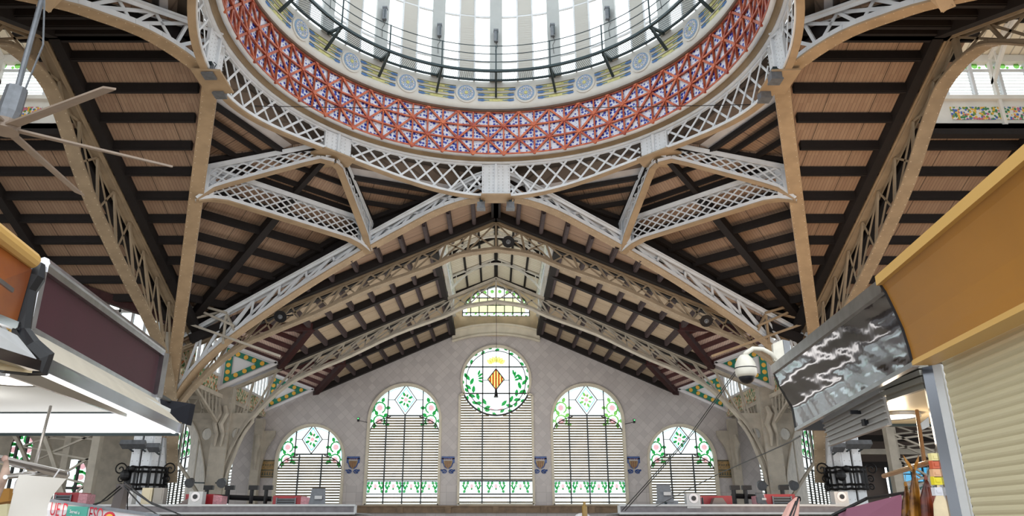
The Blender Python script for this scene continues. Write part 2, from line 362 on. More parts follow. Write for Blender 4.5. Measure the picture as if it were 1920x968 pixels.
for arm in ('far', 'left', 'right'):
    setarm(arm); ud, wd = AD[arm]; lw = 2.75 if arm == 'far' else 3.15; u2 = U2[arm]; uend = u2+2*BAY
    for s in (1, -1):
        Q = lambda u, w_, h=None: WP(arm, u, s*w_, roof_h(w_) if h is None else h)
        ed = (lambda w_: 8.4+.27*w_) if arm == 'far' else (lambda w_: 8.25+.427*abs(w_-.8 if s > 0 else w_+.8))
        poly = ([Q(ed(.8), .8)] if arm != 'far' and s > 0 else [])+[Q(ed(0), 0), Q(u2+.6, 0), Q(u2+.6, lw)]
        if arm == 'far':
            poly = [Q(u2+.1, 0), Q(u2+.6, 0), Q(u2+.6, lw)]
            b = MB(); b.prism([Q(8.4, 0), Q(u2+.1, 0), Q(u2+.1, 13.3), Q(12.0, 13.3)], (0, 0, .1)); tag(b.build('ceiling', BOARD, uv=(ud, (wd*s+V((0, 0, -SL))).normalized())), 'brown boarded strip between dome arch and nearer nave truss, %s slope' % SIDE[arm, s], 'ceiling', kind='structure')
        poly += [Q(uend, lw), Q(uend, EAVE), Q(u2+1.5*BAY, VAL), Q(u2+BAY, EAVE), Q(u2+.5*BAY, VAL), Q(u2+.1, EAVE)] + ([] if arm == 'far' else [Q(u2+.1, 12.6+SHIFT), Q(ed(12.6+SHIFT), 12.6+SHIFT)])
        sl = (wd*s+V((0, 0, -SL))).normalized()
        pur = []
        k = 0; w_ = .75 if arm != 'far' else .95
        while w_ < 12.9+SHIFT:
            us = ed(w_)+(.3 if w_ < 4 else .02)
            if w_ < lw: segs = [(us, u2+.6)]
            elif w_ <= VAL: segs = [(us, uend)]
            elif w_ <= EAVE:
                d = (w_-VAL)/(EAVE-VAL)*BAY/2; segs = [(us, u2+BAY/2-d), (u2+BAY/2+d, u2+1.5*BAY-d), (u2+1.5*BAY+d, uend)]
            else: segs = [(us, u2)]
            for a, b_ in segs:
                if b_-a > .3: pur.append((Q(a, w_), Q(b_, w_)))
            w_ += .99
        raf = [(Q(u2-.45, .1), Q(u2-.45, 12.6))]
        raf += [(Q(u2+x, lw), Q(u2+x, e)) for x, e in ((.5, EAVE-.3), (BAY/2, VAL), (BAY-.45, EAVE-.3), (BAY+.45, EAVE-.3), (1.5*BAY, VAL), (2*BAY-.35, EAVE-.2))]
        raf += [(Q(u2+.6, lw), Q(uend, lw)), (Q(8.5, .05), Q(u2+.6, .05))]
        raf += [(Q(u2+(b+.5)*BAY, VAL), Q(u2+(b+e)*BAY, EAVE)) for b in (0, 1) for e in (0, 1)]
        ceiling_panel('boarded roof slope with dark purlins, %s side of %s arm' % (SIDE[arm, s], arm), poly, BNAVE_LIT if arm == 'far' else BOARD, ud, sl, pur, NPURL_LIT if arm == 'far' else DARK, rafters=raf)
        # butterfly dormers along the eave, pink boards
        for b in range(2):
            u0 = u2+b*BAY; um = u0+BAY/2; u1 = u0+BAY
            cz = -.512*BAY/2/4.1
            for e, ue in ((1, u1), (-1, u0)):
                hE, hF, hM = roof_h(EAVE), roof_h(EAVE)+1.1, roof_h(VAL)
                hO = hF+(hM-(hE-1.1/(OUT-EAVE)*(EAVE-VAL)))
                pl = [Q(um, VAL, hM), Q(ue, EAVE, hE), Q(ue, OUT, hF), Q(um, OUT, hO)]
                pp = []
                for k in range(1, 6):
                    t = k/5.4; uu = um+(ue-um)*t
                    pp.append((Q(uu, VAL+(EAVE-VAL)*t, hM+(hE-hM)*t), Q(uu, OUT, hO+(hF-hO)*t)))
                vv = (Q(ue, OUT, hF)-Q(um, OUT, hO)).normalized()
                ceiling_panel('pink boarded dormer, bay %s, %s half, %s side of %s arm' % (('nearest the dome', 'farthest out')[b], ('outer', 'inner')[e < 0], SIDE[arm, s], arm), pl, BPINK, wd, vv, pp, REDT, .15, .2,
                              [(Q(um, VAL, hM), Q(ue, EAVE, hE))])
            # glazed clerestory wall above the eave of the dormer
            t = thing('clerestory_window', 'gabled glass clerestory over tile frieze, %s bay, %s side of %s arm' % (('first', 'second')[b], SIDE[arm, s], arm), 'window', Q(um, OUT, 6.2))
            hF = roof_h(EAVE)+1.1; hM = roof_h(VAL); hO = hF+(hM-(roof_h(EAVE)-1.1/(OUT-EAVE)*(EAVE-VAL)))
            g = MB(); g.prism([Q(u0, OUT, 7.2), Q(u1, OUT, 7.2), Q(u1, OUT, hF), Q(um, OUT, hO), Q(u0, OUT, hF)], wd*s*.02); g.build('pane', CLEAR, t)
            fz = MB(); fz.prism([Q(u0, OUT, 6.2), Q(u1, OUT, 6.2), Q(u1, OUT, 7.15), Q(u0, OUT, 7.15)], wd*s*.1); fz.build('tile_frieze', FRZ2, t)
            fr = MB()
            for i in range(1, 14):
                uu = u0+BAY*i/14; tt = 1-abs(uu-um)/(BAY/2); fr.bar(Q(uu, OUT-.05, 7.1), Q(uu, OUT-.05, hF+(hO-hF)*tt), .09, .12)
            for h in (7.15, 8.7): fr.bar(Q(u0, OUT-.05, h), Q(u1, OUT-.05, h), .12, .12)
            for e in (u0, u1): fr.bar(Q(e, OUT-.05, hF-.08), Q(um, OUT-.05, hO-.08), .2, .16)
            fr.build('mullions', WHITE, t)
            # triangular tile gussets beside the truss feet
            for e, ue in ((-1, u1),) + (((1, u0),) if arm == 'far' else ()):
                uu = ue+e*.42
                t = thing('tile_gusset', 'white triangle with green yellow-dotted border, %s end of %s bay, %s side, %s arm' % (('dome', 'outer')[e < 0], ('first', 'second')[b], SIDE[arm, s], arm), 'tile panel', Q(uu, OUT-1, 6.2))
                hE = roof_h(EAVE)
                tri = [(EAVE, hE-.06), (OUT-.05, roof_h(OUT)-.1), (OUT-.05, hE+1.0)]
                def tr(f):
                    c = (sum(p[0] for p in tri)/3, sum(p[1] for p in tri)/3); return [(c[0]+(p[0]-c[0])*f, c[1]+(p[1]-c[1])*f) for p in tri]
                bo = MB(); bo.prism([Q(uu, *p) for p in tri], ud*-.1*e); bo.build('backing', TWHITE, t)
                fa = lambda p, o: Q(uu+e*o, *p)
                gr = MB(); A, B_ = tr(.78), tr(.42)
                for i in range(3):
                    j = (i+1) % 3; gr.prism([fa(A[i], .03), fa(A[j], .03), fa(B_[j], .03), fa(B_[i], .03)], ud*e*.03)
                gr.build('green_border', TGREEN, t)
                yd = MB(); D = tr(.6)
                for i in range(3):
                    for k in range(4):
                        f = k/4; p = tuple(D[i][q]+(D[(i+1) % 3][q]-D[i][q])*f for q in (0, 1)); yd.disc(fa(p, .07), ud*e, .12, .02, 10)
                yd.build('yellow_dots', TYEL, t)
                fr = MB()
                for i in range(3): fr.bar(fa(tri[i], .05), fa(tri[(i+1) % 3], .05), .18, .14)
                fr.build('white_frame', TWHITE, t)
    # ---- lantern along the ridge
    hb = roof_h(lw); ht = hb+2.45; hr = ht+SL*lw; ul = u2+.7
    for s in (1, -1):
        Q = lambda u, w_, h: WP(arm, u, s*w_, h)
        t = thing('lantern_wall', 'white louvred lantern side over fruit frieze, %s side of %s arm ridge' % (SIDE[arm, s], arm), 'clerestory', Q((ul+uend)/2, lw, hb))
        b = MB(); b.prism([Q(ul, lw, hb-.1), Q(uend, lw, hb-.1), Q(uend, lw, hb+.95), Q(ul, lw, hb+.95)], wd*s*.12)
        for h in (hb-.1, hb+.98): b.bar(Q(ul, lw-.05, h), Q(uend, lw-.05, h), .2, .14)
        b.bar(Q(ul, lw, ht), Q(uend, lw, ht), .25, .25); b.build('white_board', DOMEW, t)
        for k in range(2):
            ua = ul+.9+k*BAY; f = MB(); f.prism([Q(ua, lw-.03, hb+.22), Q(ua+BAY*.72, lw-.03, hb+.22), Q(ua+BAY*.72, lw-.03, hb+.68), Q(ua, lw-.03, hb+.68)], wd*s*.02); f.build('fruit_frieze', FRIEZE, t)
        g = MB(); g.prism([Q(ul, lw+.08, hb+1), Q(uend, lw+.08, hb+1), Q(uend, lw+.08, ht), Q(ul, lw+.08, ht)], wd*s*.02); g.build('pane', CLEAR, t)
        m = MB()
        n = int((uend-ul)/.9)
        for i in range(n+1): uu = ul+(uend-ul)*i/n; m.bar(Q(uu, lw, hb+1), Q(uu, lw, ht), .1, .14)
        m.bar(Q(ul, lw, ht-.4), Q(uend, lw, ht-.4), .07, .07); m.build('mullions', WHITE, t)
        lv = MB()
        for i in range(9):
            h = hb+1.08+i*.115; lv.prism([Q(ul, lw+.02, h), Q(uend, lw+.02, h), Q(uend, lw+.09, h+.07), Q(ul, lw+.09, h+.07)], (0, 0, .012))
        lv.build('louvres', WSLAT, t)
        vn = MB()
        for i in range(n*2):
            uu = ul+(uend-ul)*(i+.5)/n/2; vn.disc(Q(uu, lw+.03, ht-.2), wd, .1, .02, 8); vn.disc(Q(uu+.15, lw+.03, ht-.26), wd, .05, .02, 6)
        vn.build('leaf_band', LGREEN, t)
        pl = [Q(ul, 0, hr), Q(uend, 0, hr), Q(uend, lw+.25, ht+.02), Q(ul, lw+.25, ht+.02)]
        pur = [(Q(ul, w_, hr-(hr-ht)*w_/(lw+.25)), Q(uend, w_, hr-(hr-ht)*w_/(lw+.25))) for w_ in (.05, .95, 1.85)]
        raf = [(Q(u, .05, hr), Q(u, lw, ht+.1)) for u in (ul+.3, ul+4, ul+8, ul+12, uend-.2)]
        ceiling_panel('pale boarded lantern roof with brown ribs, %s side of the %s arm ridge' % (SIDE[arm, s], arm), pl, BPALE, ud, (wd*s+V((0, 0, -SL))).normalized(), pur, DARK, .12, .12, rafters=raf, rs=.5)
# ---- corner roofs between the arches
def CR(*tri):
    g = (tri[0]+tri[1]+tri[2])/3; L = [p+(g-p)*.05-V((0, 0, .1)) for p in tri]
    for i in range(3): x = MB(); x.bar(L[i], L[(i+1) % 3], .16, .2); x.build('edge_beam', DARK, LASTC[0])
GBOARD_SHADE = boards('boards_shaded', lin(120, 106, 94), lin(98, 84, 74), .4, 2.); C0R = V((0, 18.3, 13.2))  # boards darkened, the shade behind the ring lattice is put into the colour
b = MB(); b.lathe([(8.3, 13.36), (9.7, 13.36), (9.7, 13.42), (8.3, 13.42)], (0, 18.3, 0), 64); tag(b.build('ceiling', GBOARD_SHADE), 'flat shade-toned grey-brown ledge round the outside of the dome ring', 'ceiling', kind='structure')
for sx in (-1, 1):
    for sy in (1, -1):
        cn = ('left', 'right')[sx > 0]+(' rear', ' front')[sy < 0]
        p = lambda x, y, h: V((sx*x, 18.3+sy*y, h))
        nr_ = sy < 0; N1, N3, N2 = p(0, 8.3, 13.2+.35*nr_), p(8.3, 0, 13.2+.35*nr_), p(5.85, 5.85, 13.2+.2*nr_)
        A, B_, Kk = p(10.17, 4.6, 11.85+.4*nr_), p(5.13, 9.75, 11.85+.4*nr_), p(13.5, 12.2, 7.55+1.1*nr_)
        dg = V((sx, sy, 0)).normalized(); pd = V((sx, -sy, 0)).normalized()
        # outer triangle A-B-K
        pur = []
        for k in range(1, 8):
            t = k/8.2; pur.append((A.lerp(Kk, t), B_.lerp(Kk, t)))
        mid = (A+B_)/2; X1, X2 = p(.5, 0, 0)-V((0, 18.3, 0)), p(0, .5, 0)-V((0, 18.3, 0))
        ceiling_panel('triangular boarded corner roof with dark purlins, %s of the dome' % cn, [A+(A-Kk)*.02+X1, B_+(B_-Kk)*.02+X2, Kk+(Kk-mid)*.03+X2, Kk+(Kk-mid)*.03+X1], BOARD, pd, (dg+V((0, 0, -.55))).normalized(), pur, rafters=[(mid, Kk)]); CR(A, B_, Kk)
        pur = [(N2.lerp(A, t), N2.lerp(B_, t)) for t in (.3, .58, .86)]
        ceiling_panel('narrow boarded roof between the lattice girders, %s of the dome' % cn, [N2, A, B_], BOARD, pd, (dg+V((0, 0, -.7))).normalized(), pur, DARK, .13, .16, [(N2, mid)], rs=.7); CR(N2, A, B_)
        for a, b_, c_, nm in ((N1, N2, B_, 'ridge side'), (N2, N3, A, 'flank side')):
            t = .42; e0, e1 = a.lerp(c_, t), b_.lerp(c_, t); d = (b_-a).normalized(); g0, g1 = a.lerp(c_, .28)+(a-C0R)*.03, b_.lerp(c_, .28)+(b_-C0R)*.03
            ra, rb = a+(a-C0R)*.1, b_+(b_-C0R)*.1
            pl = MB(); pl.prism([ra, rb, g1, g0], (0, 0, .1)); tag(pl.build('ceiling', GBOARD_SHADE, uv=(dg, d)), 'shade-toned grey-brown boarded ledge behind the ring lattice, %s, %s of the dome' % (nm, cn), 'ceiling', kind='structure')
            pl = MB(); pl.prism([g0, g1, e1, e0], (0, 0, .1)); tag(pl.build('ceiling', PLAST, uv=(d, dg)), 'pale plaster strip beside the dome ring, %s, %s of the dome' % (nm, cn), 'ceiling', kind='structure')
            pur = [(a.lerp(c_, t2).lerp(b_.lerp(c_, t2), .03), b_.lerp(c_, t2).lerp(a.lerp(c_, t2), .03)) for t2 in (.57, .76)]
            ceiling_panel('small boarded roof wedge against the dome ring, %s, %s of the dome' % (nm, cn), [e0, e1, c_+(X2 if c_ is B_ else X1)] if False else ([e0+(X2 if nm[0] == 'r' else V((0,0,0))), e1+(X1 if nm[0] == 'f' else V((0,0,0))), c_+(X2 if c_ is B_ else X1)]), BOARD, d, dg, pur, DARK, .13, .16, [(e0, e1), (e0, c_), (e1, c_)], rs=.5)
for sx in (-1, 1):
    for sy in (1, -1):
        for ax in (0, 1):
            up_ = .45*(sy < 0)
            p = (lambda d, h: V((sx*d, 18.3+sy*(8.35+.27*d), h))) if ax == 0 else (lambda d, h: V((sx*(8.2+.427*d), 18.3+sy*d, h)))
            D = [0., 5.0, 12.6]; o_ = V((0, sy*.22, 0)) if ax == 0 else V((sx*.22, 0, 0))
            T_ = [13.5, 12.0+.3*(sy < 0), 8.1+up_]; B_ = [12.75, 10.75, 7.2]
            if sy < 0: B_ = [13.0, 11.4, 8.4]
            b = MB()
            for i in (0, 1): b.prism([p(D[i], B_[i])+o_, p(D[i+1], B_[i+1])+o_, p(D[i+1], T_[i+1])+o_, p(D[i], T_[i])+o_], o_*.2)
            tag(b.build('ceiling', DARK), 'dark timber infill above the %s half arch, %s %s of the dome' % (('ridge side', 'flank side')[ax], ('left', 'right')[sx > 0], ('front', 'rear')[sy > 0]), 'ceiling', kind='structure')
# ---- back wall
YW = 46.5; SILL = .98
def arch_loop(cx, hw, h0, spring, n=20, inset=0):
    r = hw-inset
    return [(cx-r, h0+inset), (cx+r, h0+inset)]+[(cx+r*math.cos(math.pi*i/n), spring+r*math.sin(math.pi*i/n)) for i in range(n+1)]
def rose_loop(inset=0, n=40):
    R0 = 2.2-inset; hw = 2.3-inset; cx, cy = 0, 8.48
    lo = 8.2; pts = [(-hw, SILL+inset), (hw, SILL+inset), (hw, 7.5)]
    a0 = math.atan2(7.6-cy, math.sqrt(max(R0*R0-(7.6-cy)**2, 0)))
    return pts+[(R0*math.cos(a0+(math.pi-2*a0)*i/n), cy+R0*math.sin(a0+(math.pi-2*a0)*i/n)) for i in range(n+1)]+[(-hw, 7.5)]
WINS = [(-5.65, 2.26, 5.97), (5.65, 2.26, 5.97), (-11.3, 2.08, 3.64), (11.3, 2.08, 3.64)]
wl = [(-16, -1.6), (16, -1.6), (16, roof_h(16)), (2.8, roof_h(2.8)), (3.05, roof_h(3.05)), (3.05, 14.2), (0, 15.6), (-3.05, 14.2), (-3.05, roof_h(3.05)), (-2.8, roof_h(2.8)), (-16, roof_h(16))]
lw_loop = [(-2.2, 12.6), (2.2, 12.6), (2.2, 13.2), (1.9, 13.75), (1.2, 14.35), (.0, 14.75), (-1.2, 14.35), (-1.9, 13.75), (-2.2, 13.2)]
ob = holed('wall_back', wl, [arch_loop(a, b, SILL, c) for a, b, c in WINS]+[rose_loop(), lw_loop], (0, YW+.25, 0), (1, 0, 0), (0, 0, 1), .5, WALLT)
tag(ob, 'grey tiled gable wall with five tall windows at the end of the hall', 'wall', kind='structure')
# ---- window fillings
def ring_strip(mb, loop, y, wd_, dp):
    n = len(loop)
    for i in range(n):
        a, b = loop[i], loop[(i+1) % n]; mb.bar((a[0], y, a[1]), (b[0], y, b[1]), dp, wd_, (0, 0, 1) if abs(a[0]-b[0]) > abs(a[1]-b[1]) else (1, 0, 0))
def leaf(mb, x, z, y, a, L, W_):
    c, s = math.cos(a), math.sin(a)
    mb.prism([(x+c*t*L-s*q*W_, y, z+s*t*L+c*q*W_) for t, q in ((0, 0), (.35, -.5), (.75, -.4), (1, 0), (.75, .4), (.35, .5))], (0, .012, 0))
def sprig(gm, pm, x, z, y, sc, flip=1, n=2):
    """curled stem with leaves and a flower"""
    for k in range(n):
        cx, cz = x, z+k*.62*sc; d = flip*(1 if k % 2 == 0 else -1)
        pts = [(cx+.27*sc*math.cos(t)*d, y, cz+.27*sc*math.sin(t)) for t in [i*.55 for i in range(-2, 8)]]
        gm.tube(pts, .045*sc, 4)
        for t in (0, 1.2, 2.4, 3.5): leaf(gm, cx+.27*sc*math.cos(t)*d, cz+.27*sc*math.sin(t), y, t if d > 0 else math.pi-t, .26*sc, .17*sc)
        pm.disc((cx, y-.01, cz), (0, 1, 0), .14*sc, .015, 9)
def louvres(name, parent, x0, x1, z0, z1, pitch=.158, m=SLAT, top=None):
    b = MB(); n = int((z1-z0)/pitch)
    for i in range(n):
        z = z0+(i+.5)*pitch; a, c = x0, x1
        if top:
            lim = top(z+.04)
            if lim is None: continue
            a, c = max(x0, lim[0]), min(x1, lim[1])
            if c-a < .1: continue
        b.prism([(a, YW+.12, z+.026), (c, YW+.12, z+.026), (c, YW+.22, z-.044), (a, YW+.22, z-.044)], (0, 0, .022))
    return b.build(name, m, parent)
def motif_row(t, x0, x1, z0, z1, n):
    gm, pm, fr, wg = MB(), MB(), MB(), MB()
    for i in range(n):
        a = x0+(x1-x0)*i/n+.06; b = x0+(x1-x0)*(i+1)/n-.06; c = (a+b)/2; z = (z0+z1)/2; y = YW+.08; sz = min(.5, (b-a)*.42)
        for d in (-1, 1):
            pts = [(c+d*(.2+.28*sz/.4*k/6+.02), y, z+.14*math.sin(k*1.5)) for k in range(7)]; gm.tube(pts, .05, 4)
            for k in (1, 3, 5): leaf(gm, pts[k][0], pts[k][2], y, math.pi/2*(1 if k % 4 == 1 else -1)+.4*d, .22, .17)
        pm.disc((c, y-.01, z+.06), (0, 1, 0), .1, .015, 9, .14); leaf(gm, c, z-.02, y, -math.pi/2, .15, .12)
        for q in ((a, z0+.05, b, z0+.05), (a, z1-.05, b, z1-.05), (a, z0+.05, a, z1-.05), (b, z0+.05, b, z1-.05)): fr.bar((q[0], y, q[1]), (q[2], y, q[3]), .02, .025)
    gm.build('green_scrolls', GREEN, t); pm.build('pink_flowers', PINK, t); fr.build('lead_border', CYAN, t)
def frames(t, xs, z0, ztop, y=YW+.1, w_=.09, zs=()):
    b = MB()
    for x, zt in zip(xs, ztop): b.bar((x, y, z0), (x, y, zt), w_, .12)
    for a, c, z in zs: b.bar((a, y, z), (c, y, z), .1, w_*.8)
    return b
for i, (cx, hw, sp) in enumerate(WINS):
    small = hw < 2.2; side = 'left' if cx < 0 else 'right'
    t = thing('window_%d' % (i+1), '%s arched louvred window with stained glass head, %s of the round window' % (('tall inner', 'small outer')[small], side), 'window', (cx, YW, SILL), kind='structure')
    fr = MB(); ring_strip(fr, arch_loop(cx, hw-.05, SILL, sp), YW+.02, .16, .34); fr.build('window_frame', CREAM, t)
    ps = MB(); ps.prism([(x, YW+.2, z) for x, z in arch_loop(cx, hw, SILL, sp)], (0, .015, 0)); 
    # pane only in the head and the strip low down
    ps.build('pane', CLEAR, t)
    zh = sp+(.42 if not small else .3)       # springing of the louvre arch
    nm = 3 if small else 4
    lim = lambda z, cx=cx, hw=hw, sp=sp: ((cx-hw+.08, cx+hw-.08) if z < sp-.75 else (lambda q: None if q is None else (cx-q, cx+q))(None if z > sp+.27 else (hw-.08)*math.sqrt(max(0, 1-((z-sp+.75)/1.08)**2))))
    zl0 = SILL+1.42 if not small else SILL
    louvres('louvres', t, cx-hw+.08, cx+hw-.08, zl0, sp+.32, top=lim)
    if not small:
        louvres('lower_louvres', t, cx-hw+.08, cx+hw-.08, SILL+.05, SILL+.6, .26)
        motif_row(t, cx-hw+.1, cx+hw-.1, SILL+.68, SILL+1.38, 4)
    xs = [cx-hw+2*hw*k/nm for k in range(1, nm)]
    b = frames(t, xs, SILL, [sp+.25]*len(xs), w_=.07, zs=[(cx-hw, cx+hw, SILL+.64), (cx-hw, cx+hw, SILL+1.4)] if not small else [])
    hx = hw*.48; hz = math.sqrt(hw*hw-hx*hx)+sp
    for d in (-1, 1): b.bar((cx+d*hx, YW+.1, sp+.15), (cx+d*hx, YW+.1, hz), .06, .1)
    b.bar((cx-hx, YW+.1, sp+.3), (cx+hx, YW+.1, sp+.3), .08, .08)
    pts = [(cx+d*q, YW+.1, sp-.75+1.08*math.sqrt(max(0, 1-(q/(hw-.06))**2))) for d in (-1,) for q in [(hw-.06)*(1-k/10) for k in range(0, 7)]]
    b.tube(pts, .035, 5); b.tube([(2*cx-p[0], p[1], p[2]) for p in pts], .035, 5)
    cz = (sp+.3+sp+hw)/2; dz = (hw-.3)/2-.03; dx = dz*.72
    dm = [(cx, cz+dz), (cx+dx, cz), (cx, cz-dz), (cx-dx, cz)]
    for k in range(4): b.bar((dm[k][0], YW+.1, dm[k][1]), (dm[(k+1) % 4][0], YW+.1, dm[(k+1) % 4][1]), .05, .05)
    b.bar((cx-hx, YW+.1, cz), (cx-dx, YW+.1, cz), .04, .04); b.bar((cx+dx, YW+.1, cz), (cx+hx, YW+.1, cz), .04, .04)
    b.build('glazing_bars', LEAD, t)
    gm, pm, cy = MB(), MB(), MB()
    for d in (-1, 1):
        sprig(gm, pm, cx+d*hw*.71, sp-.02, YW+.14, 1.3 if not small else 1.2, d)
        leaf(gm, cx+d*hw*.84, sp-.5, YW+.14, math.pi/2, .4, .2)
    for k in range(4):
        a = math.pi/2*k+.4; leaf(gm, cx+.16*math.cos(a), cz+.22*math.sin(a), YW+.14, a, .3, .16); leaf(gm, cx+.12*math.cos(a+.7), cz+.16*math.sin(a+.7), YW+.14, a+.9, .24, .12)
    pm.disc((cx, YW+.12, cz), (0, 1, 0), .12, .015, 9); pm.disc((cx, YW+.12, cz+.28), (0, 1, 0), .07, .015, 8)
    gm.build('green_leaves', LGREEN if (cx > 0 and not small) else GREEN, t); pm.build('pink_flowers', PINK, t)
    for k in range(4):
        q = [(cx+(p[0]-cx)*.78, cz+(p[1]-cz)*.78) for p in dm]; cy.bar((q[k][0], YW+.12, q[k][1]), (q[(k+1) % 4][0], YW+.12, q[(k+1) % 4][1]), .02, .05)
    arc = [(cx+(hw-.2)*math.cos(math.pi*k/24), YW+.12, sp+(hw-.2)*math.sin(math.pi*k/24)) for k in range(25)]; cy.tube(arc, .02, 4)
    cy.build('cyan_border', CYAN, t)
# centre window with the rose
t = thing('window_5', 'round stained glass window with striped shield over tall louvres', 'window', (0, YW, SILL), kind='structure')
RC = 8.48; RR = 2.2
fr = MB(); ring_strip(fr, [p for p in rose_loop(.04)], YW+.02, .14, .34); fr.build('window_frame', CREAM, t)
ps = MB(); ps.prism([(x, YW+.2, z) for x, z in rose_loop(0)], (0, .015, 0)); ps.build('pane', CLEAR, t)
lim = lambda z: (-2.22, 2.22)
b = MB(); n = int((7.55-(SILL+1.42))/.158)
for i in range(n+1):
    z = SILL+1.42+(i+.5)*.158; segs = [(-2.22, 2.22)]
    if z > RC-RR-.02:
        q = math.sqrt(max(0, (RR+.05)**2-(z-RC)**2)); segs = [(-2.22, -q), (q, 2.22)]
    for a, c in segs:
        if c-a > .04: b.prism([(a, YW+.12, z+.026), (c, YW+.12, z+.026), (c, YW+.22, z-.044), (a, YW+.22, z-.044)], (0, 0, .022))
b.build('louvres', SLAT, t)
louvres('lower_louvres', t, -2.2, 2.2, SILL+.05, SILL+.6, .26)
motif_row(t, -2.2, 2.2, SILL+.68, SILL+1.38, 3)
b = MB()
for x in (-.84, .84): b.bar((x, YW+.1, SILL), (x, YW+.1, RC-RR+.2), .08, .12)
for z in (SILL+.64, SILL+1.4): b.bar((-2.25, YW+.1, z), (2.25, YW+.1, z), .1, .08)
for d in (-.84, .84):
    q = math.sqrt(RR**2-d*d); b.bar((d, YW+.08, RC-q), (d, YW+.08, RC+q), .07, .1); b.bar((-q, YW+.08, RC+d), (q, YW+.08, RC+d), .1, .07)
for r_, w_ in ((RR, .06), (RR-.32, .028)):
    b.tube([(r_*math.cos(2*math.pi*k/48), YW+.08, RC+r_*math.sin(2*math.pi*k/48)) for k in range(49)], w_, 5)
dm = [(0, RC+.72), (.52, RC+.05), (0, RC-.62), (-.52, RC+.05)]
for k in range(4): b.bar((dm[k][0], YW+.05, dm[k][1]), (dm[(k+1) % 4][0], YW+.05, dm[(k+1) % 4][1]), .06, .06)
b.bar((-.84, YW+.08, RC), (-.5, YW+.08, RC), .04, .04); b.bar((.5, YW+.08, RC), (.84, YW+.08, RC), .04, .04)
b.build('glazing_bars', LEAD, t)
gm, pm, yl, rd = MB(), MB(), MB(), MB()
for k in range(26):
    a = 2*math.pi*k/26; r_ = RR-.17
    leaf(gm, r_*math.cos(a), RC+r_*math.sin(a), YW+.12, a+math.pi/2+.5*(-1)**k, .36, .2)
for s in (-1, 1):
    for k in range(9):
        a = -math.pi/2+s*(.2+k*.17); r_ = RR-.55; leaf(gm, r_*math.cos(a), RC+r_*math.sin(a), YW+.12, a+s*math.pi/2+.6*(-1)**k, .5, .22)
    for k in range(4): leaf(gm, s*1.15, RC+.1*k, YW+.12, s*.3+k*.5, .4, .14)
gm.build('laurel_leaves', GREEN, t)
for k in range(7):
    a = math.pi/2+(k-3)*.3; leaf(yl, .3*math.cos(a), RC+.9+.2*math.sin(a), YW+.12, a, .46, .24)
yl.prism([(x, YW+.07, z) for x, z in dm], (0, .012, 0)); yl.build('yellow_crown', YEL, t)
for k in range(5):
    x = -.36+k*.18; hgt = .66*(1-abs(x)/.5); rd.prism([(x-.05, YW+.05, RC+.05-hgt), (x+.05, YW+.05, RC+.05-hgt), (x+.05, YW+.05, RC+.05+hgt), (x-.05, YW+.05, RC+.05+hgt)], (0, .01, 0))
rd.build('red_stripes', REDG, t)
for s in (-1, 1): leaf(pm, 0, RC-RR+.3, YW+.12, math.pi/2-s*1.2, .6, .08)
pm.build('ribbon', PINK, t)
b = MB(); b.prism([(-.1, YW+.04, RC-.95), (-.15, YW+.04, RC-1.1), (.15, YW+.04, RC-1.1), (.1, YW+.04, RC-.95), (.07, YW+.04, RC-.55), (-.07, YW+.04, RC-.55)], (0, .012, 0)); b.build('dark_torch', LEAD, t)
# lantern end window
t = thing('window_6', 'low arched stained glass window at the far end of the ridge lantern', 'window', (0, YW, 12.6), kind='structure')
ps = MB(); ps.prism([(x, YW+.2, z) for x, z in lw_loop], (0, .015, 0)); ps.build('pane', CLEAR, t)
yp = MB(); yp.prism([(x, YW+.16, z) for x, z in [(-1.9, 12.9), (1.9, 12.9), (1.9, 13.3), (1.2, 13.9), (-1.2, 13.9), (-1.9, 13.3)]], (0, .01, 0)); yp.build('yellow_pane', glass('pale_yellow_glass', (.86, .85, .62), .1), t)
b = MB()
for k in range(1, 8): x = -2.2+.55*k; b.bar((x, YW+.1, 12.6), (x, YW+.1, 14.75-abs(x)*.45), .06, .08)
for z in (12.9, 13.4, 13.9): b.bar((-2.2, YW+.1, z), (2.2, YW+.1, z), .06, .06)
ring_strip(b, lw_loop, YW+.05, .1, .2); b.build('glazing_bars', LEAD, t)
gm = MB()
for k in range(12):
    a = math.pi*(k+.5)/12; gm.disc((1.9*math.cos(a), YW+.12, 13.35+1.0*math.sin(a)), (0, 1, 0), .13, .01, 7)
for k in range(14): leaf(gm, -2.0+.3*k, 12.75, YW+.12, .8*(-1)**k, .22, .12)
gm.build('green_scrolls', LGREEN, t)
ob = holed('trim_3', [(-2.72, 11.3), (2.72, 11.3), (2.72, 14.05), (0, 15.3), (-2.72, 14.05)], [lw_loop], (0, YW-.06, 0), (1, 0, 0), (0, 0, 1), .06, mat('warm_stone', lin(214, 194, 160), .6, 0, .25, 1.2))
tag(ob, 'warm stone facing around the far lantern window', 'trim', kind='structure')
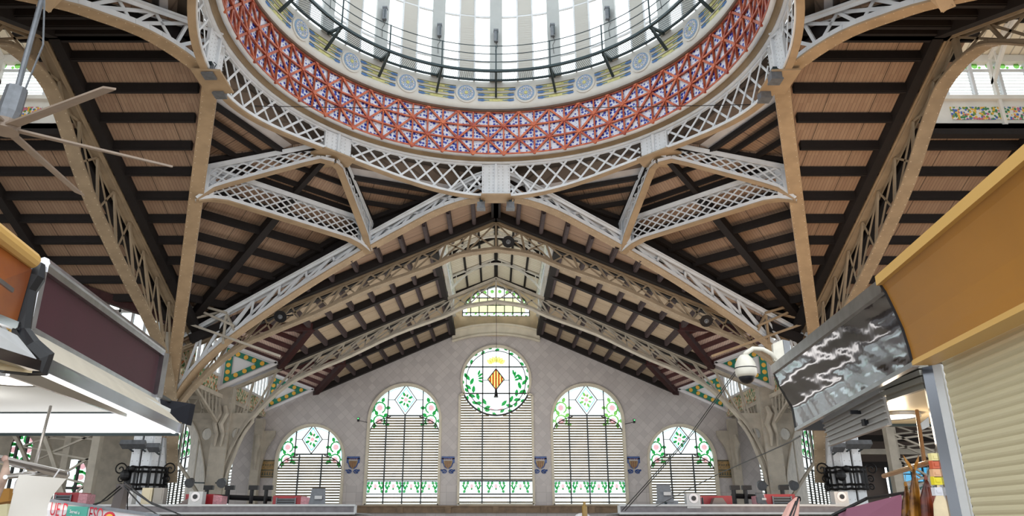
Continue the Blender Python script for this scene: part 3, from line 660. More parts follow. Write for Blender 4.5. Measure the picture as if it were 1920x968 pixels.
# cream arched parapet under the lantern window
b = MB(); n = 16
def arcz(x, b0): return b0+.45*(1-(x/2.8)**2)
for k in range(n):
    x0, x1 = -2.8+5.6*k/n, -2.8+5.6*(k+1)/n
    b.prism([(x0, YW-.05, arcz(x0, 10.9)), (x1, YW-.05, arcz(x1, 10.9)), (x1, YW-.05, arcz(x1, 11.55)), (x0, YW-.05, arcz(x0, 11.55))], (0, -.25, 0))
    b.bar((x0, YW-.3, arcz(x0, 11.55)), (x1, YW-.3, arcz(x1, 11.55)), .3, .12); b.bar((x0, YW-.3, arcz(x0, 10.9)), (x1, YW-.3, arcz(x1, 10.9)), .2, .1)
tag(b.build('trim_1', CREAM), 'curved cream parapet below the far lantern window', 'trim', kind='structure')
b = MB(); b.bar((-16, YW-.1, .72), (16, YW-.1, .72), .4, .34); b.bar((-16, YW-.2, .92), (16, YW-.2, .92), .5, .08)
for k in range(-4, 5): b.box((k*2.83, YW-.34, .74), .35, .2, .4)
tag(b.build('trim_2', mat('brown_stone', lin(142, 120, 96), .6, 0, .3, 3)), 'brown stone sill cornice under the end windows', 'trim', kind='structure')
b = MB(); b.bar((-16, YW-.05, 3.62), (16, YW-.05, 3.62), .04, .03)
# raking walls beyond the outer pilasters, with louvred windows
for s, nm, k in ((-1, 'left', 7), (1, 'right', 8)):
    a = math.radians(33); d = V((s*math.sin(a), math.cos(a), 0)); og = V((s*14.6, YW, 0))
    holes = []; specs = [(1.2, 8.9, 3.4, 5.4, 3.4), (18.7, 32, 5.4, 8.4, 4.2)]
    for x0, x1, sp, tp, zs_ in specs:
        cxx = (x0+x1)/2; hw = (x1-x0)/2
        holes.append([(x0, SILL), (x1, SILL)]+[(cxx+hw*math.cos(math.pi*i/16), sp+(tp-sp)*math.sin(math.pi*i/16)) for i in range(17)])
    ux = d; ob = holed('wall_%s' % nm, [(0, -1.6), (36, -1.6), (36, 9.6), (0, 7.4)], holes, og, ux, (0, 0, 1), .4, GREYP)
    tag(ob, 'raking grey wall with two louvred windows beyond the %s columns' % nm, 'wall', kind='structure')
    nn = V((-d.y, d.x, 0)) if s < 0 else V((d.y, -d.x, 0)); nn = -nn if nn.dot(-og) < 0 else nn
    for q, (x0, x1, sp, tp, zs_) in enumerate(specs):
        idx = k+2*q
        cxx = (x0+x1)/2; hw = (x1-x0)/2
        t = thing('window_%d' % idx, '%s louvred window seen behind the %s columns' % (('narrow near', 'wide far')[q], nm), 'window', og+d*cxx, kind='structure')
        ps = MB(); ps.prism([og+d*x+V((0, 0, z)) for x, z in holes[q]], -nn*.02); ps.build('pane', CLEAR, t)
        b = MB(); z = SILL+.1; zs = zs_
        while z < zs:
            b.prism([og+d*x0+nn*.12+V((0, 0, z-.06)), og+d*x1+nn*.12+V((0, 0, z-.06)), og+d*x1+nn*.02+V((0, 0, z+.02)), og+d*x0+nn*.02+V((0, 0, z+.02))], (0, 0, .02)); z += .19
        b.build('louvres', SLAT, t)
        b = MB(); m = 5 if q == 0 else 8
        for i in range(1, m): x = x0+(x1-x0)*i/m; b.bar(og+d*x+nn*.12+V((0, 0, SILL)), og+d*x+nn*.12+V((0, 0, sp+(tp-sp)*math.sqrt(1-((x-cxx)/hw)**2))), .12, .1)
        for z in (zs, zs+.9): b.bar(og+d*x0+nn*.12+V((0, 0, z)), og+d*x1+nn*.12+V((0, 0, z)), .1, .1)
        b.build('glazing_bars', LEAD, t)
        gm, pm = MB(), MB()
        for i in range(m):
            c = x0+(x1-x0)*(i+.5)/m
            for j in range(3):
                zz = zs+1.3+j*.8
                if zz > sp+(tp-sp)*math.sqrt(1-((c-cxx)/hw)**2)-.3: continue
                gm.tube([og+d*(c+.3*math.cos(u_))+nn*.15+V((0, 0, zz+.25*math.sin(u_))) for u_ in [v_*.7 for v_ in range(8)]], .05, 4)
                pm.disc(og+d*c+nn*.15+V((0, 0, zz)), nn, .13, .02, 8)
        gm.build('green_scrolls', GREEN, t); pm.build('pink_flowers', PINK, t)
    # aisle roof over them
    b = MB(); pl = [(s*14.4, 29, 6.15), (s*14.4, YW, 6.15), (s*34, 76, 9.4), (s*60, 76, 9.4), (s*60, 29, 6.15)]
    b.prism(pl, (0, 0, .15)); tag(b.build('ceiling', GREYP), 'low flat aisle ceiling beyond the %s columns' % nm, 'ceiling', kind='structure')
# ================================================================ dome, drum and ring
c0 = (0, 18.3, 0)
t = thing('tiled_drum', 'blue and white tiled drum with copper-red lattice ribs around the dome opening', 'drum', (0, 18.3, 13.2))
R = 7.8
b = MB(); N = 80; PH = 2.25
for r in range(3):
    for j in range(N):
        a, c = PH+j*4.5, PH+(j+1)*4.5; h0, h1 = 13.68+r*.62, 13.68+(r+1)*.62
        b.prism([rad(a, R, h0), rad(c, R, h0), rad(c, R, h1), rad(a, R, h1)], rad((a+c)/2, 1, 0)*.06-C0*.06)
tb = b.build('tile_band', AZUL, t, uvf=lambda p: (math.degrees(math.atan2(p.x, p.y-18.3)+math.pi)/4.5, p.z/.62))
b = MB(); hub = MB(); Ri = R-.05
for j in range(N):
    a, c = PH+j*4.5, PH+(j+1)*4.5
    for r in range(4):
        h = 13.68+r*.62; b.bar(rad(a, Ri, h), rad(c, Ri, h), .08, .062)
        if (j+r) % 2 == 0: b.disc(rad(a, Ri+.02, h), C0-rad(a, 1, 0), .08, .08, 8)
    for r in range(3):
        h0, h1 = 13.68+r*.62, 13.68+(r+1)*.62; b.bar(rad(a, Ri, h0), rad(a, Ri, h1), .06, .08)
        if (j+r) % 2 == 0: b.bar(rad(a, Ri, h0), rad(c, Ri, h1), .06, .08)
        else: b.bar(rad(c, Ri, h0), rad(a, Ri, h1), .06, .08)
b.build('lattice_ribs', COPPER, t)
t = thing('ring_moulding', 'white and brown-gilt circular moulding between the lattice ring and the tiles', 'moulding', (0, 18.3, 13.4))
b = MB(); b.lathe([(8.3, 13.45), (8.06, 13.44), (8.04, 13.5), (8.3, 13.52)], c0); b.lathe([(7.88, 13.6), (7.76, 13.62), (7.72, 13.66), (7.76, 13.7), (7.9, 13.72)], c0); b.build('white_moulding', WHITE, t, True)
b = MB(); b.lathe([(8.3, 13.5), (8.03, 13.495), (7.98, 13.53), (7.95, 13.57), (7.86, 13.61), (7.95, 13.66), (8.3, 13.6)], c0); b.build('gilt_cove', BROWNG, t, True)
b = MB(); b.lathe([(7.86, 15.5), (7.68, 15.54), (7.66, 15.64), (7.85, 15.68)], c0); b.build('brown_edge', mat('brown_edge_paint', lin(96, 66, 48), .5), t, True)
# painted upper band with medallions
t = thing('painted_band', 'cream cornice band with yellow panels and blue ornaments above the tiles', 'cornice', (0, 18.3, 15.6))
b = MB(); b.lathe([(7.72, 15.64), (7.74, 16.0), (7.78, 16.7), (7.72, 16.95), (8.0, 16.95), (8.0, 15.64)], c0); b.build('cream_wall', DOMEW, t, True)
MBLUE2 = mat('ornament_blue', lin(92, 134, 192), .4)
ye, ol, bl = MB(), MB(), MB()
for k in range(20):
    for h in (16.12, 16.37, 16.62):
        a0, a1 = k*18-9+3.6, k*18+9-3.6
        if abs(h-16.37) > .1: a0 -= .5*(h > 16.4); a1 += .5*(h > 16.4)
        n = 6
        for i in range(n):
            p, q = a0+(a1-a0)*i/n, a0+(a1-a0)*(i+1)/n
            ol.bar(rad(p, 7.73, h+.06), rad(q, 7.73, h+.06), .02, .022)
            if 1 <= i <= 4: ye.bar(rad(p, 7.74, h-.01), rad(q, 7.74, h-.01), .02, .11)
        for e, d in ((a0, 1), (a1, -1)):
            for dd, r_ in ((.5, .05), (1.2, .06), (1.8, .035), (2.4, .02)): bl.disc(rad(e+d*dd, 7.74, h-.02), C0-rad(e, 1, 0), r_*1.7, .02, 6, r_)
            bl.bar(rad(e+d*.3, 7.72, h-.02), rad(e+d*3.4, 7.72, h-.02), .02, .02)
ye.build('yellow_panels', PYEL, t); ol.build('olive_grooves', OLIVE, t); bl.build('blue_ornaments', MBLUE2, t)
pos = {0: 'right of the centre line', 1: 'second to the right of centre', 2: 'third to the right of centre', 3: 'fourth to the right of centre', -1: 'left of the centre line', -2: 'second to the left of centre', -3: 'third to the left of centre', -4: 'fourth to the left of centre'}
for k in range(-4, 4):
    a = 9+18*k; c = rad(a, 7.74, 16.37); nr = (C0-rad(a, 1, 0))
    m = thing('rosette_medallion', 'round blue and white rosette medallion under the dome walkway, %s' % pos[k], 'medallion', c, 'rosettes around the dome cornice')
    b = MB(); b.disc(c, nr, .43, .05, 28); b.build('white_rim', DOMEW, m)
    b = MB(); b.disc(c+nr*.05, nr, .345, .02, 24); b.build('blue_disc', MBLUE, m)
    b = MB(); sd = V((0, 0, 1)).cross(nr).normalized()
    for q in range(12):
        th = q*math.pi/6; d = sd*math.cos(th)+V((0, 0, 1))*math.sin(th); b.bar(c+nr*.075+d*.08, c+nr*.075+d*.31, .022, .02)
        e = sd*math.cos(th+.26)+V((0, 0, 1))*math.sin(th+.26); b.disc(c+nr*.07+e*.25, nr, .04, .02, 6)
    b.build('white_petals', TWHITE, m)
    b = MB(); b.disc(c+nr*.07, nr, .07, .03, 10)
    for q in range(4): th = q*math.pi/2+.4; b.disc(c+nr*.07+(sd*math.cos(th)+V((0, 0, 1))*math.sin(th))*.2, nr, .03, .02, 6)
    b.build('yellow_centre', PYEL, m)
# glazed dome
t = thing('glazed_dome', 'tall glazed dome with grey-white ribs and white louvre strips', 'dome', (0, 18.3, 16.95))
prof = [(7.7, 16.95), (7.72, 18.0), (7.7, 20.1), (7.6, 22.0), (7.25, 23.6), (6.4, 25.2), (5.0, 26.6), (3.2, 27.6), (1.3, 28.2), (.4, 28.4)]
b = MB(); n = 120
for i in range(n):
    a, c = i*3, (i+1)*3
    for (r0, h0), (r1, h1) in zip(prof, prof[1:]): b.quad(rad(a, r0+.06, h0), rad(c, r0+.06, h0), rad(c, r1+.06, h1), rad(a, r1+.06, h1))
b.build('glass', CLEAR, t)
DRIB = mat('dome_rib_paint', lin(186, 190, 190), .6, 0, .08, 2)
for k in range(20):
    b = MB()
    for (r0, h0), (r1, h1) in zip(prof, prof[1:]): w0 = min(.52, r0*.07); b.bar(rad(k*18, r0, h0), rad(k*18, r1, h1), w0, .12, rad(k*18, 1, 0)-C0+V((0, 0, .3)))
    b.build('rib', DRIB, t)
b = MB()
for k in range(20):
    for d in (-2.35, 2.35):
        for (r0, h0), (r1, h1) in zip(prof[:7], prof[1:7]): b.bar(rad(k*18+9+d, r0, h0), rad(k*18+9+d, r1, h1), .06, .08, rad(k*18, 1, 0)-C0+V((0, 0, .3)))
for r_, h in ((7.72, 17.9), (7.7, 20.1), (7.6, 22.1), (6.9, 24.3)): b.lathe([(r_-.03, h-.035), (r_+.04, h-.035), (r_+.04, h+.035), (r_-.03, h+.035)], c0, 80)
b.build('glazing_bars', WHITE, t)
b = MB()
for k in range(20):
    a = k*18+9
    for i in range(44):
        h = 17.05+i*.115
        b.bar(rad(a-2.2, 7.7, h), rad(a+2.2, 7.7, h), .1, .02, (rad(a, 1, 0)-C0)*.8+V((0, 0, .6)))
b.build('louvre_strips', mat('dome_louvre_white', lin(214, 214, 210), .6), t)
# walkway
t = thing('dome_walkway', 'dark steel grating walkway with railing around the inside of the dome', 'walkway', (0, 18.3, 16.2))
b = MB(); b.lathe([(7.52, 16.88), (7.58, 16.88), (7.58, 16.96), (7.52, 16.96)], c0); b.lathe([(6.86, 16.88), (6.94, 16.88), (6.94, 16.98), (6.86, 16.98)], c0); b.build('edge_beams', STEEL, t)
b = MB()
for i in range(600): a = i*.6; b.bar(rad(a, 6.92, 16.93), rad(a, 7.55, 16.93), .013, .016)
g = b.build('grating', STEEL, t)
b = MB()
for h in (17.35, 17.72, 18.1): b.lathe([(6.89, h-.012), (6.915, h-.012), (6.915, h+.012), (6.89, h+.012)], c0, 80)
b.build('handrail', STEEL, t)
for k in range(20):
    a = 18*k; b = MB(); b.bar(rad(a, 6.9, 16.9), rad(a, 6.9, 18.12), .05); b.build('rail_post', STEEL, t)
    b = MB(); b.bar(rad(a, 6.9, 16.88), rad(a, 7.7, 16.22), .08, .1); b.bar(rad(a, 6.9, 16.88), rad(a, 7.62, 16.9), .08, .1); b.build('bracket', STEEL, t)
for k, nm in ((-3, 'third left of the centre rib'), (-2, 'second left of the centre rib'), (-1, 'first left of the centre rib'), (0, 'centre rib'), (1, 'first right of the centre rib'), (2, 'second right of the centre rib'), (3, 'third right of the centre rib')):
    a = 18*k; m = thing('dome_floodlight', 'small grey tubular floodlight on the dome rib, %s' % nm, 'floodlight', rad(a, 7.55, 18.7), 'floodlights on the dome ribs')
    b = MB(); b.bar(rad(a, 7.5, 18.75), rad(a, 7.5, 19.25), .16, .14); b.bar(rad(a, 7.5, 19.25), rad(a, 7.5, 19.33), .2, .18); b.build('body', GREY, m)
    b = MB(); b.bar(rad(a+.4, 7.56, 18.8), rad(a+.4, 7.56, 19.2), .03, .3); b.build('bracket', STEEL, m)
    b = MB(); b.tube([rad(a, 7.58, 18.75), rad(a+.5, 7.6, 18.6), rad(a-.2, 7.6, 18.4), rad(a, 7.62, 18.0)], .012, 4); b.build('cable', BLK, m)
# ---- lattice ring girder, eight bays between node plates
def hbot(a):   # bottom edge of the ring at angle a
    x = abs(((a+45) % 90)-45)/45; return 12.0+.64*(1-math.cos(math.pi*x))/2
RG = 8.2
NODE = {0: 'at the far end over the nave', 45: 'at the far right diagonal', 90: 'at the right arm', 135: 'at the rear right diagonal', 180: 'at the rear', 225: 'at the rear left diagonal', 270: 'at the left arm', 315: 'at the far left diagonal'}
for a in range(0, 360, 45):
    c = rad(a, RG, hbot(a)); inw = (C0-rad(a, 1, 0)); hb_ = hbot(a); sd = V((0, 0, 1)).cross(inw).normalized()
    t = thing('ring_node_plate', 'white riveted node plate of the dome ring %s' % NODE[a], 'node plate', c, 'node plates of the dome ring')
    b = MB()
    for d in (-1, 1):
        b.prism([rad(a+d*.15, RG-.06, hb_), rad(a+d*3.9, RG-.02, hb_), rad(a+d*3.9, RG-.02, 13.42), rad(a+d*.15, RG-.06, 13.42)], -inw*.1)
    b.bar(rad(a, RG-.1, hb_), rad(a, RG-.1, 13.42), .09, .08); b.build('plate', WHITE, t)
    b = MB()
    for d in (-3.5, -1.9, -.8, .8, 1.9, 3.5): b.rivets(rad(a+d, RG-.07, hb_+.05), rad(a+d, RG-.07, 13.38), inw, .13, .022)
    b.build('rivets', LGREY, t)
    b = MB()
    if a % 90 == 0:
        b.prism([rad(a-4.2, RG-.45, hb_-.03), rad(a+4.2, RG-.45, hb_-.03), rad(a+4.2, RG+.35, hb_-.03), rad(a-4.2, RG+.35, hb_-.03)], (0, 0, -.06))
    else:
        out = -inw
        b.prism([rad(a-4.6, RG-.22, hb_-.02), rad(a+4.6, RG-.22, hb_-.02), rad(a+5.4, RG+.5, hb_-.02), rad(a+2.2, RG+.85, hb_-.02), rad(a+.9, RG+1.15, hb_-.02), rad(a-.9, RG+1.15, hb_-.02), rad(a-2.2, RG+.85, hb_-.02), rad(a-5.4, RG+.5, hb_-.02)], (0, 0, -.06))
    b.build('soffit_plate', TAN, t)
    t = thing('ring_lattice_girder', 'curved ring lattice girder clockwise from the node %s' % NODE[a], 'girder', rad(a+22.5, RG, 12.4), 'lattice bays of the dome ring')
    a0, a1 = a+3.9, a+41.1; n = 10
    b = MB()
    for i in range(16):
        p, q = a0+(a1-a0)*i/16, a0+(a1-a0)*(i+1)/16; b.bar(rad(p, RG, 13.4), rad(q, RG, 13.4), .1, .07)
    b.build('top_chord', WHITE, t)
    b = MB(); c_ = MB()
    for i in range(16):
        p, q = a0+(a1-a0)*i/16, a0+(a1-a0)*(i+1)/16
        b.bar(rad(p, RG-.1, hbot(p)+.04), rad(q, RG-.1, hbot(q)+.04), .08, .09)
        c_.bar(rad(p, RG, hbot(p)-.03), rad(q, RG, hbot(q)-.03), .2, .05)
    b.build('bottom_chord', WHITE, t); c_.build('soffit_plate', TAN, t)
    b = MB(); st = (a1-a0)/8.; hm = 1.45*st
    for i in range(-2, 10):
        for s in (1, -1):
            x0 = a0+st*i; x1 = x0+hm
            if s < 0: x0, x1 = x1, x0
            def hh(x, f): return hbot(x)+.05+(13.38-hbot(x)-.05)*f
            f0, f1 = 0, 1; X0, X1 = x0, x1
            pts = [(X0+(X1-X0)*f, f) for f in [j/8 for j in range(9)]]; pts = [p for p in pts if a0-.01 <= p[0] <= a1+.01]
            if len(pts) > 1: b.bar(rad(pts[0][0], RG-.03*s, hh(*pts[0])), rad(pts[-1][0], RG-.03*s, hh(*pts[-1])), .02, .075, V((0, 0, 1)))
    b.build('lattice', WHITE, t)
RIVET = mat('rivet_paint', lin(206, 190, 166), .5)
# ================================================================ trusses
def truss(t, bot, top, W_, across, mw, msof, n_web, zweb=.26, wb=.085, twin=True, plate_first=None, rivet_step=.45, xs=True, ftop=.3):
    """bot/top: lists of 3D points (same count); two faced web; soffit plates W_ wide"""
    ac = V(across).normalized()
    b = MB()
    for p, q in zip(bot, bot[1:]): b.bar(p, q, W_, .05, ac.cross(q-p))
    o = b.build('soffit_plate', msof, t)
    b = MB()
    carry = 0.
    for p, q in zip(bot, bot[1:]):
        nn = ac.cross(q-p).normalized(); nn = -nn if nn.z > 0 else nn; L_ = (q-p).length
        while carry < L_:
            for s in (-.38, .38): b.rivet(p.lerp(q, carry/L_)+ac*W_*s+nn*.027, nn, .02)
            carry += .26
        carry -= L_
    if b.v: b.build('rivets', RIVET, o)
    b = MB()
    for s in (-1, 1):
        o_ = ac*(W_*.32*s)
        for p, q in zip(bot, bot[1:]):
            up = ac.cross(q-p).normalized(); up = -up if up.z < 0 else up
            b.bar(p+o_+up*zweb*.55, q+o_+up*zweb*.55, .03, zweb, up)
    b.build('bottom_chord', mw, t)
    b = MB()
    for p, q in zip(top, top[1:]):
        up = ac.cross(q-p).normalized(); up = -up if up.z < 0 else up
        b.bar(p, q, W_, .06, up)
        for s in (-1, 1): b.bar(p+ac*(W_*.32*s)-up*ftop*.5, q+ac*(W_*.32*s)-up*ftop*.5, .03, ftop, up)
    b.build('top_chord', mw if plate_first is None else plate_first, t)
    # web
    def at(L, f):
        tot = sum((q-p).length for p, q in zip(L, L[1:])); d = f*tot
        for p, q in zip(L, L[1:]):
            l = (q-p).length
            if d <= l+1e-6: return p.lerp(q, d/l)
            d -= l
        return L[-1]
    b = MB()
    for i in range(n_web+1):
        f = i/n_web; LF = V((0, 0, .12)); p, q = at(bot, f)+LF, at(top, f)-LF*.4
        if (q-p).length < .25: continue
        for s in ((-1, 1) if twin else (0,)): b.bar(p+ac*(W_*.27*s), q+ac*(W_*.27*s), .09, .07, ac)
        if i < n_web:
            g = (i+1)/n_web; p2, q2 = at(bot, g)+LF, at(top, g)-LF*.4
            for s in ((-1, 1) if twin else (.1,)):
                o_ = ac*(W_*.34*s)
                if xs: b.bar(p+o_, q2+o_, .03, wb, ac.cross(q2-p)); b.bar(q+o_, p2+o_, .03, wb, ac.cross(q-p2))
                elif (i % 2 == 0): b.bar(p+o_, q2+o_, .03, .1, ac.cross(q2-p))
                else: b.bar(q+o_, p2+o_, .03, .1, ac.cross(q-p2))
    b.build('web', mw, t)
ABOT = [(0, 12.06), (1.2, 12.02), (2.4, 11.7), (3.65, 11.13), (5.13, 10.42), (7.4, 9.22), (9.66, 7.86), (11.2, 6.8), (12.3, 5.75), (13.0, 4.55), (13.3, 3.2)]
ABOT2 = [(0, 12.06), (1.2, 12.1), (2.4, 11.98), (3.7, 11.6), (4.9, 11.15), (7.4, 9.9), (9.66, 8.4), (11.2, 7.1), (12.3, 5.9), (13.0, 4.6), (13.3, 3.2)]
def atop(x): return 13.2 if x < .2 else 13.45-.47*x
AP = {'far': 'at the nave mouth', 'left': 'at the left arm mouth', 'right': 'at the right arm mouth'}
for arm in ('far', 'left', 'right'):
    for s in (-1, 1):
        Nn = V((0, 26.65, 0)); Kk = V((s*13.3, 30.25, 0)); near = arm != 'far' and s < 0
        if arm != 'far': Kk = V(((-13.3 if arm == 'left' else 13.3), 18.3+s*11.95, 0))
        if arm != 'far': Nn = V((-8.2 if arm == 'left' else 8.2, 18.3, 0))
        tab = smooth_tab(ABOT2 if near else ABOT, 3)
        def pt(x, h): q = Nn.lerp(Kk, x/13.3); return V((q.x, q.y, h))
        bot = [pt(x, h) for x, h in tab]; top = [pt(x, min(13.2 if not near else 13.5, atop(x) if not near else 13.62-.36*x)) for x, h in tab]
        d = (Kk-Nn).normalized(); ac = V((-d.y, d.x, 0))
        t = thing('dome_arch', 'riveted half arch with tan soffit %s, down to the %s column' % (AP[arm], SIDE[arm, s] if arm != 'far' else ('left', 'right')[s > 0]), 'arch', bot[-1], 'half arches under the dome ring')
        truss(t, bot, top, .46, ac, WHITE, TAN, 12, xs=True, ftop=.13, zweb=.2, wb=.1, twin=False)
        # solid web plates near the springing
        b = MB()
        for o_ in (-.17, .17):
            L = [p+ac*o_ for p in bot[-9:]]+[p+ac*o_ for p in reversed(top[-9:])]; b.prism([L[0]]+L[1:], ac*.02) if False else None
        # grey loudspeaker-like junction boxes beside the crown are things below
# junction boxes at the arch crowns
for px, py, Y, l in ((902, 386, 26.6, 'left of the far node plate'), (957, 386, 26.6, 'right of the far node plate'), (393, 135, 17.9, 'upper one at the left arch crown'), (413, 172, 18.9, 'lower one at the left arch crown'), (1453, 145, 17.9, 'upper one at the right arch crown'), (1433, 180, 18.9, 'lower one at the right arch crown')):
    c = P(px, py, Y); t = thing('crown_spotlight', 'small grey box spotlight clamped under the dome ring, %s' % l, 'spotlight', c, 'spotlights at the arch crowns')
    b = MB(); b.box(c, .3, .3, .22); b.box(c+V((0, 0, -.13)), .34, .34, .05); b.build('housing', GREY, t)
    b = MB(); b.box(c+V((0, 0, .2)), .12, .2, .18); b.tube([c+V((.1, 0, .1)), c+V((.16, 0, .25)), c+V((.08, 0, .32))], .015, 5); b.build('clamp', STEEL, t)
# ---- lattice girders in the four corners
def lattice_girder(label, p, q, w_, dep0, dep1, ends=.5, grp='lattice girders between ring and arches', st=.44):
    """p, q: bottom centre line ends"""
    p, q = V(p), V(q); t = thing('lattice_girder', label, 'girder', (p+q)/2, grp)
    d = (q-p).normalized(); hor = V((d.x, d.y, 0)).normalized(); ac = V((-hor.y, hor.x, 0)); L = (q-p).length
    n = max(6, int(L/.5)); arc = lambda f: (.32*max(0, (abs(f-.5)-.34)/.16)**2)
    B = [p.lerp(q, i/n)-V((0, 0, arc(i/n))) for i in range(n+1)]; T_ = [p.lerp(q, i/n)+V((0, 0, dep0+(dep1-dep0)*i/n)) for i in range(n+1)]
    b = MB(); 
    for a, c in zip(B, B[1:]): b.bar(a, c, w_, .05)
    b.build('soffit_plate', TAN, t)
    b = MB(); b.bar(T_[0], T_[-1], w_, .05)
    for s in (-1, 1):
        b.bar(T_[0]+ac*w_*.4*s-V((0, 0, .08)), T_[-1]+ac*w_*.4*s-V((0, 0, .08)), .03, .14)
        for a, c in zip(B, B[1:]): b.bar(a+ac*w_*.4*s+V((0, 0, .08)), c+ac*w_*.4*s+V((0, 0, .08)), .03, .14)
        for e in (0, 1):
            f0, f1 = (0, ends/L) if e == 0 else (1-ends/L, 1)
            g = lambda f, k: p.lerp(q, f)+V((0, 0, (dep0+(dep1-dep0)*f)*k))
            b.prism([g(f0, 0)+ac*w_*.38*s, g(f1, 0)+ac*w_*.38*s, g(f1, 1)+ac*w_*.38*s, g(f0, 1)+ac*w_*.38*s], ac*.02)
    b.build('chords', WHITE, t)
    for s in (0,):
        b = MB(); dep = (dep0+dep1)/2; run = dep*1.25; k = -run
        while k < L:
            for f in (1, -1):
                a0, a1 = (0, 1); x0, x1 = k, k+run
                lo_ = max(0, (ends*.7-x0)/run); hi_ = min(1, (L-ends*.7-x0)/run)
                if hi_-lo_ > .05:
                    za, zb = (lo_, hi_) if f > 0 else (1-lo_, 1-hi_)
                    g = lambda x, z: p.lerp(q, x/L)+V((0, 0, .1+(dep0+(dep1-dep0)*x/L-.2)*z))+ac*(w_*.4*s+.012*f)
                    b.bar(g(x0+run*lo_, za), g(x0+run*hi_, zb), .018, .056, V((0, 0, 1)))
            k += st
        b.build('lattice', WHITE, t)
    return t
for sx in (-1, 1):
    for sy in (1, -1):
        cn = ('left', 'right')[sx > 0]+(' rear', ' far')[sy > 0]
        p = lambda x, y, h: V((sx*x, 18.3+sy*y, h))
        A, B_, N2 = p(10.12, 4.6, 10.55+.6*(sy < 0)), p(5.13, 9.72, 10.55+.6*(sy < 0)), p(5.9, 5.9, 12.62)
        lattice_girder('long white lattice girder joining the two arches, %s corner of the dome' % cn, A, B_, .3, 1.05, 1.05)
        lattice_girder('sloping white lattice girder from ring node to side arm arch, %s corner' % cn, N2, A, .26, .62, .95, .35)
        lattice_girder('narrow white lattice strut from ring node to nave-side arch, %s corner' % cn, N2, B_, .26, .62, .95, .35)
# ---- hall roof trusses
TBOT = [(0, 11.2), (1.6, 10.95), (2.8, 10.4), (5.3, 9.45), (7.6, 8.3), (9.4, 7.5), (10.6, 6.9), (11.7, 5.95), (12.8, 4.55), (13.5, 2.9), (13.75, 1.5)]
TBOT2 = [(0, 12.0), (1, 11.85), (2, 11.2), (3.6, 9.95), (6.2, 8.5), (9.7, 6.8), (11.5, 5.4), (12.6, 3.4), (13.2, 1.5)]
for arm in ('far', 'left', 'right'):
    setarm(arm)
    for k in range(2):
        u = U2[arm]+.0+k*BAY
        tab = smooth_tab(TBOT if arm == 'far' else TBOT2, 3)
        if k == 0: tab = [(x, h) for x, h in tab if x <= 13.2]
        full = [(-x, h) for x, h in reversed(tab)]+tab[1:]
        bot = [WP(arm, u, x, h) for x, h in full]; top = [WP(arm, u, x, roof_h(x)-.3) for x, h in full]
        nm = {'far': ('nearer truss of the nave, ridge under the dome arch', 'farther truss of the nave, just before the end wall'), 'left': ('first truss of the left arm', 'second truss of the left arm'), 'right': ('first truss of the right arm', 'second truss of the right arm')}[arm][k]
        t = thing('roof_truss', 'beige riveted roof truss, %s' % nm, 'truss', bot[0], 'roof trusses of the hall')
        truss(t, bot, top, .44, AD[arm][0], *((GREYP, GREYP) if (arm == 'far' and k) else (TRUSSP, TRUSSP)), 24 if arm == 'far' else 20, rivet_step=.4, ftop=.1, zweb=.12, wb=.07, twin=False)
        b = MB(); b.bar(WP(arm, u, 0, 11.2 if arm == 'far' else 12), WP(arm, u, 0, roof_h(0)-.3), .1, .2); b.build('king_post', GREYP if (arm == 'far' and k) else TRUSSP, t)
    # lantern hoops
    lw = 2.75 if arm == 'far' else 3.15; hb = roof_h(lw); ht = hb+2.45; hr = ht+SL*lw
    for k in range(3):
        u = U2[arm]+3.2+k*4.6
        pts = [(x, ht-.9+1.7*(1-(abs(x)/lw)**2.2)) for x in [lw*(i/8-1) for i in range(17)]]
        pt_ = [(x, ht-.05+SL*(lw-abs(x))) for x, h in pts]
        t = thing('lantern_hoop', 'slender white arched rib across the ridge lantern, %s of the %s arm' % (('nearest', 'middle', 'farthest')[k], arm), 'rib', WP(arm, u, -lw, ht-1), 'arched ribs of the ridge lanterns')
        b = MB()
        for a, c in zip(pts, pts[1:]): b.bar(WP(arm, u, *a), WP(arm, u, *c), .1, .12)
        for s in (-1, 1): b.bar(WP(arm, u, s*(lw-.05), hb), WP(arm, u, s*(lw-.05), ht), .1, .14)
        b.build('hoop', DOMEW, t)
        b = MB()
        for a, c in zip(pt_, pt_[1:]): b.bar(WP(arm, u, *a), WP(arm, u, *c), .1, .1)
        for i in range(1, 16, 2): b.bar(WP(arm, u, *pts[i]), WP(arm, u, *pt_[i]), .05, .05)
        for i in (3, 13): b.tube([WP(arm, u, pts[i][0]+.28*math.cos(v_*.7), (pts[i][1]+pt_[i][1])/2+.1+.16*math.sin(v_*.7)) for v_ in range(8)], .03, 4)
        b.build('scroll_web', DOMEW, t)
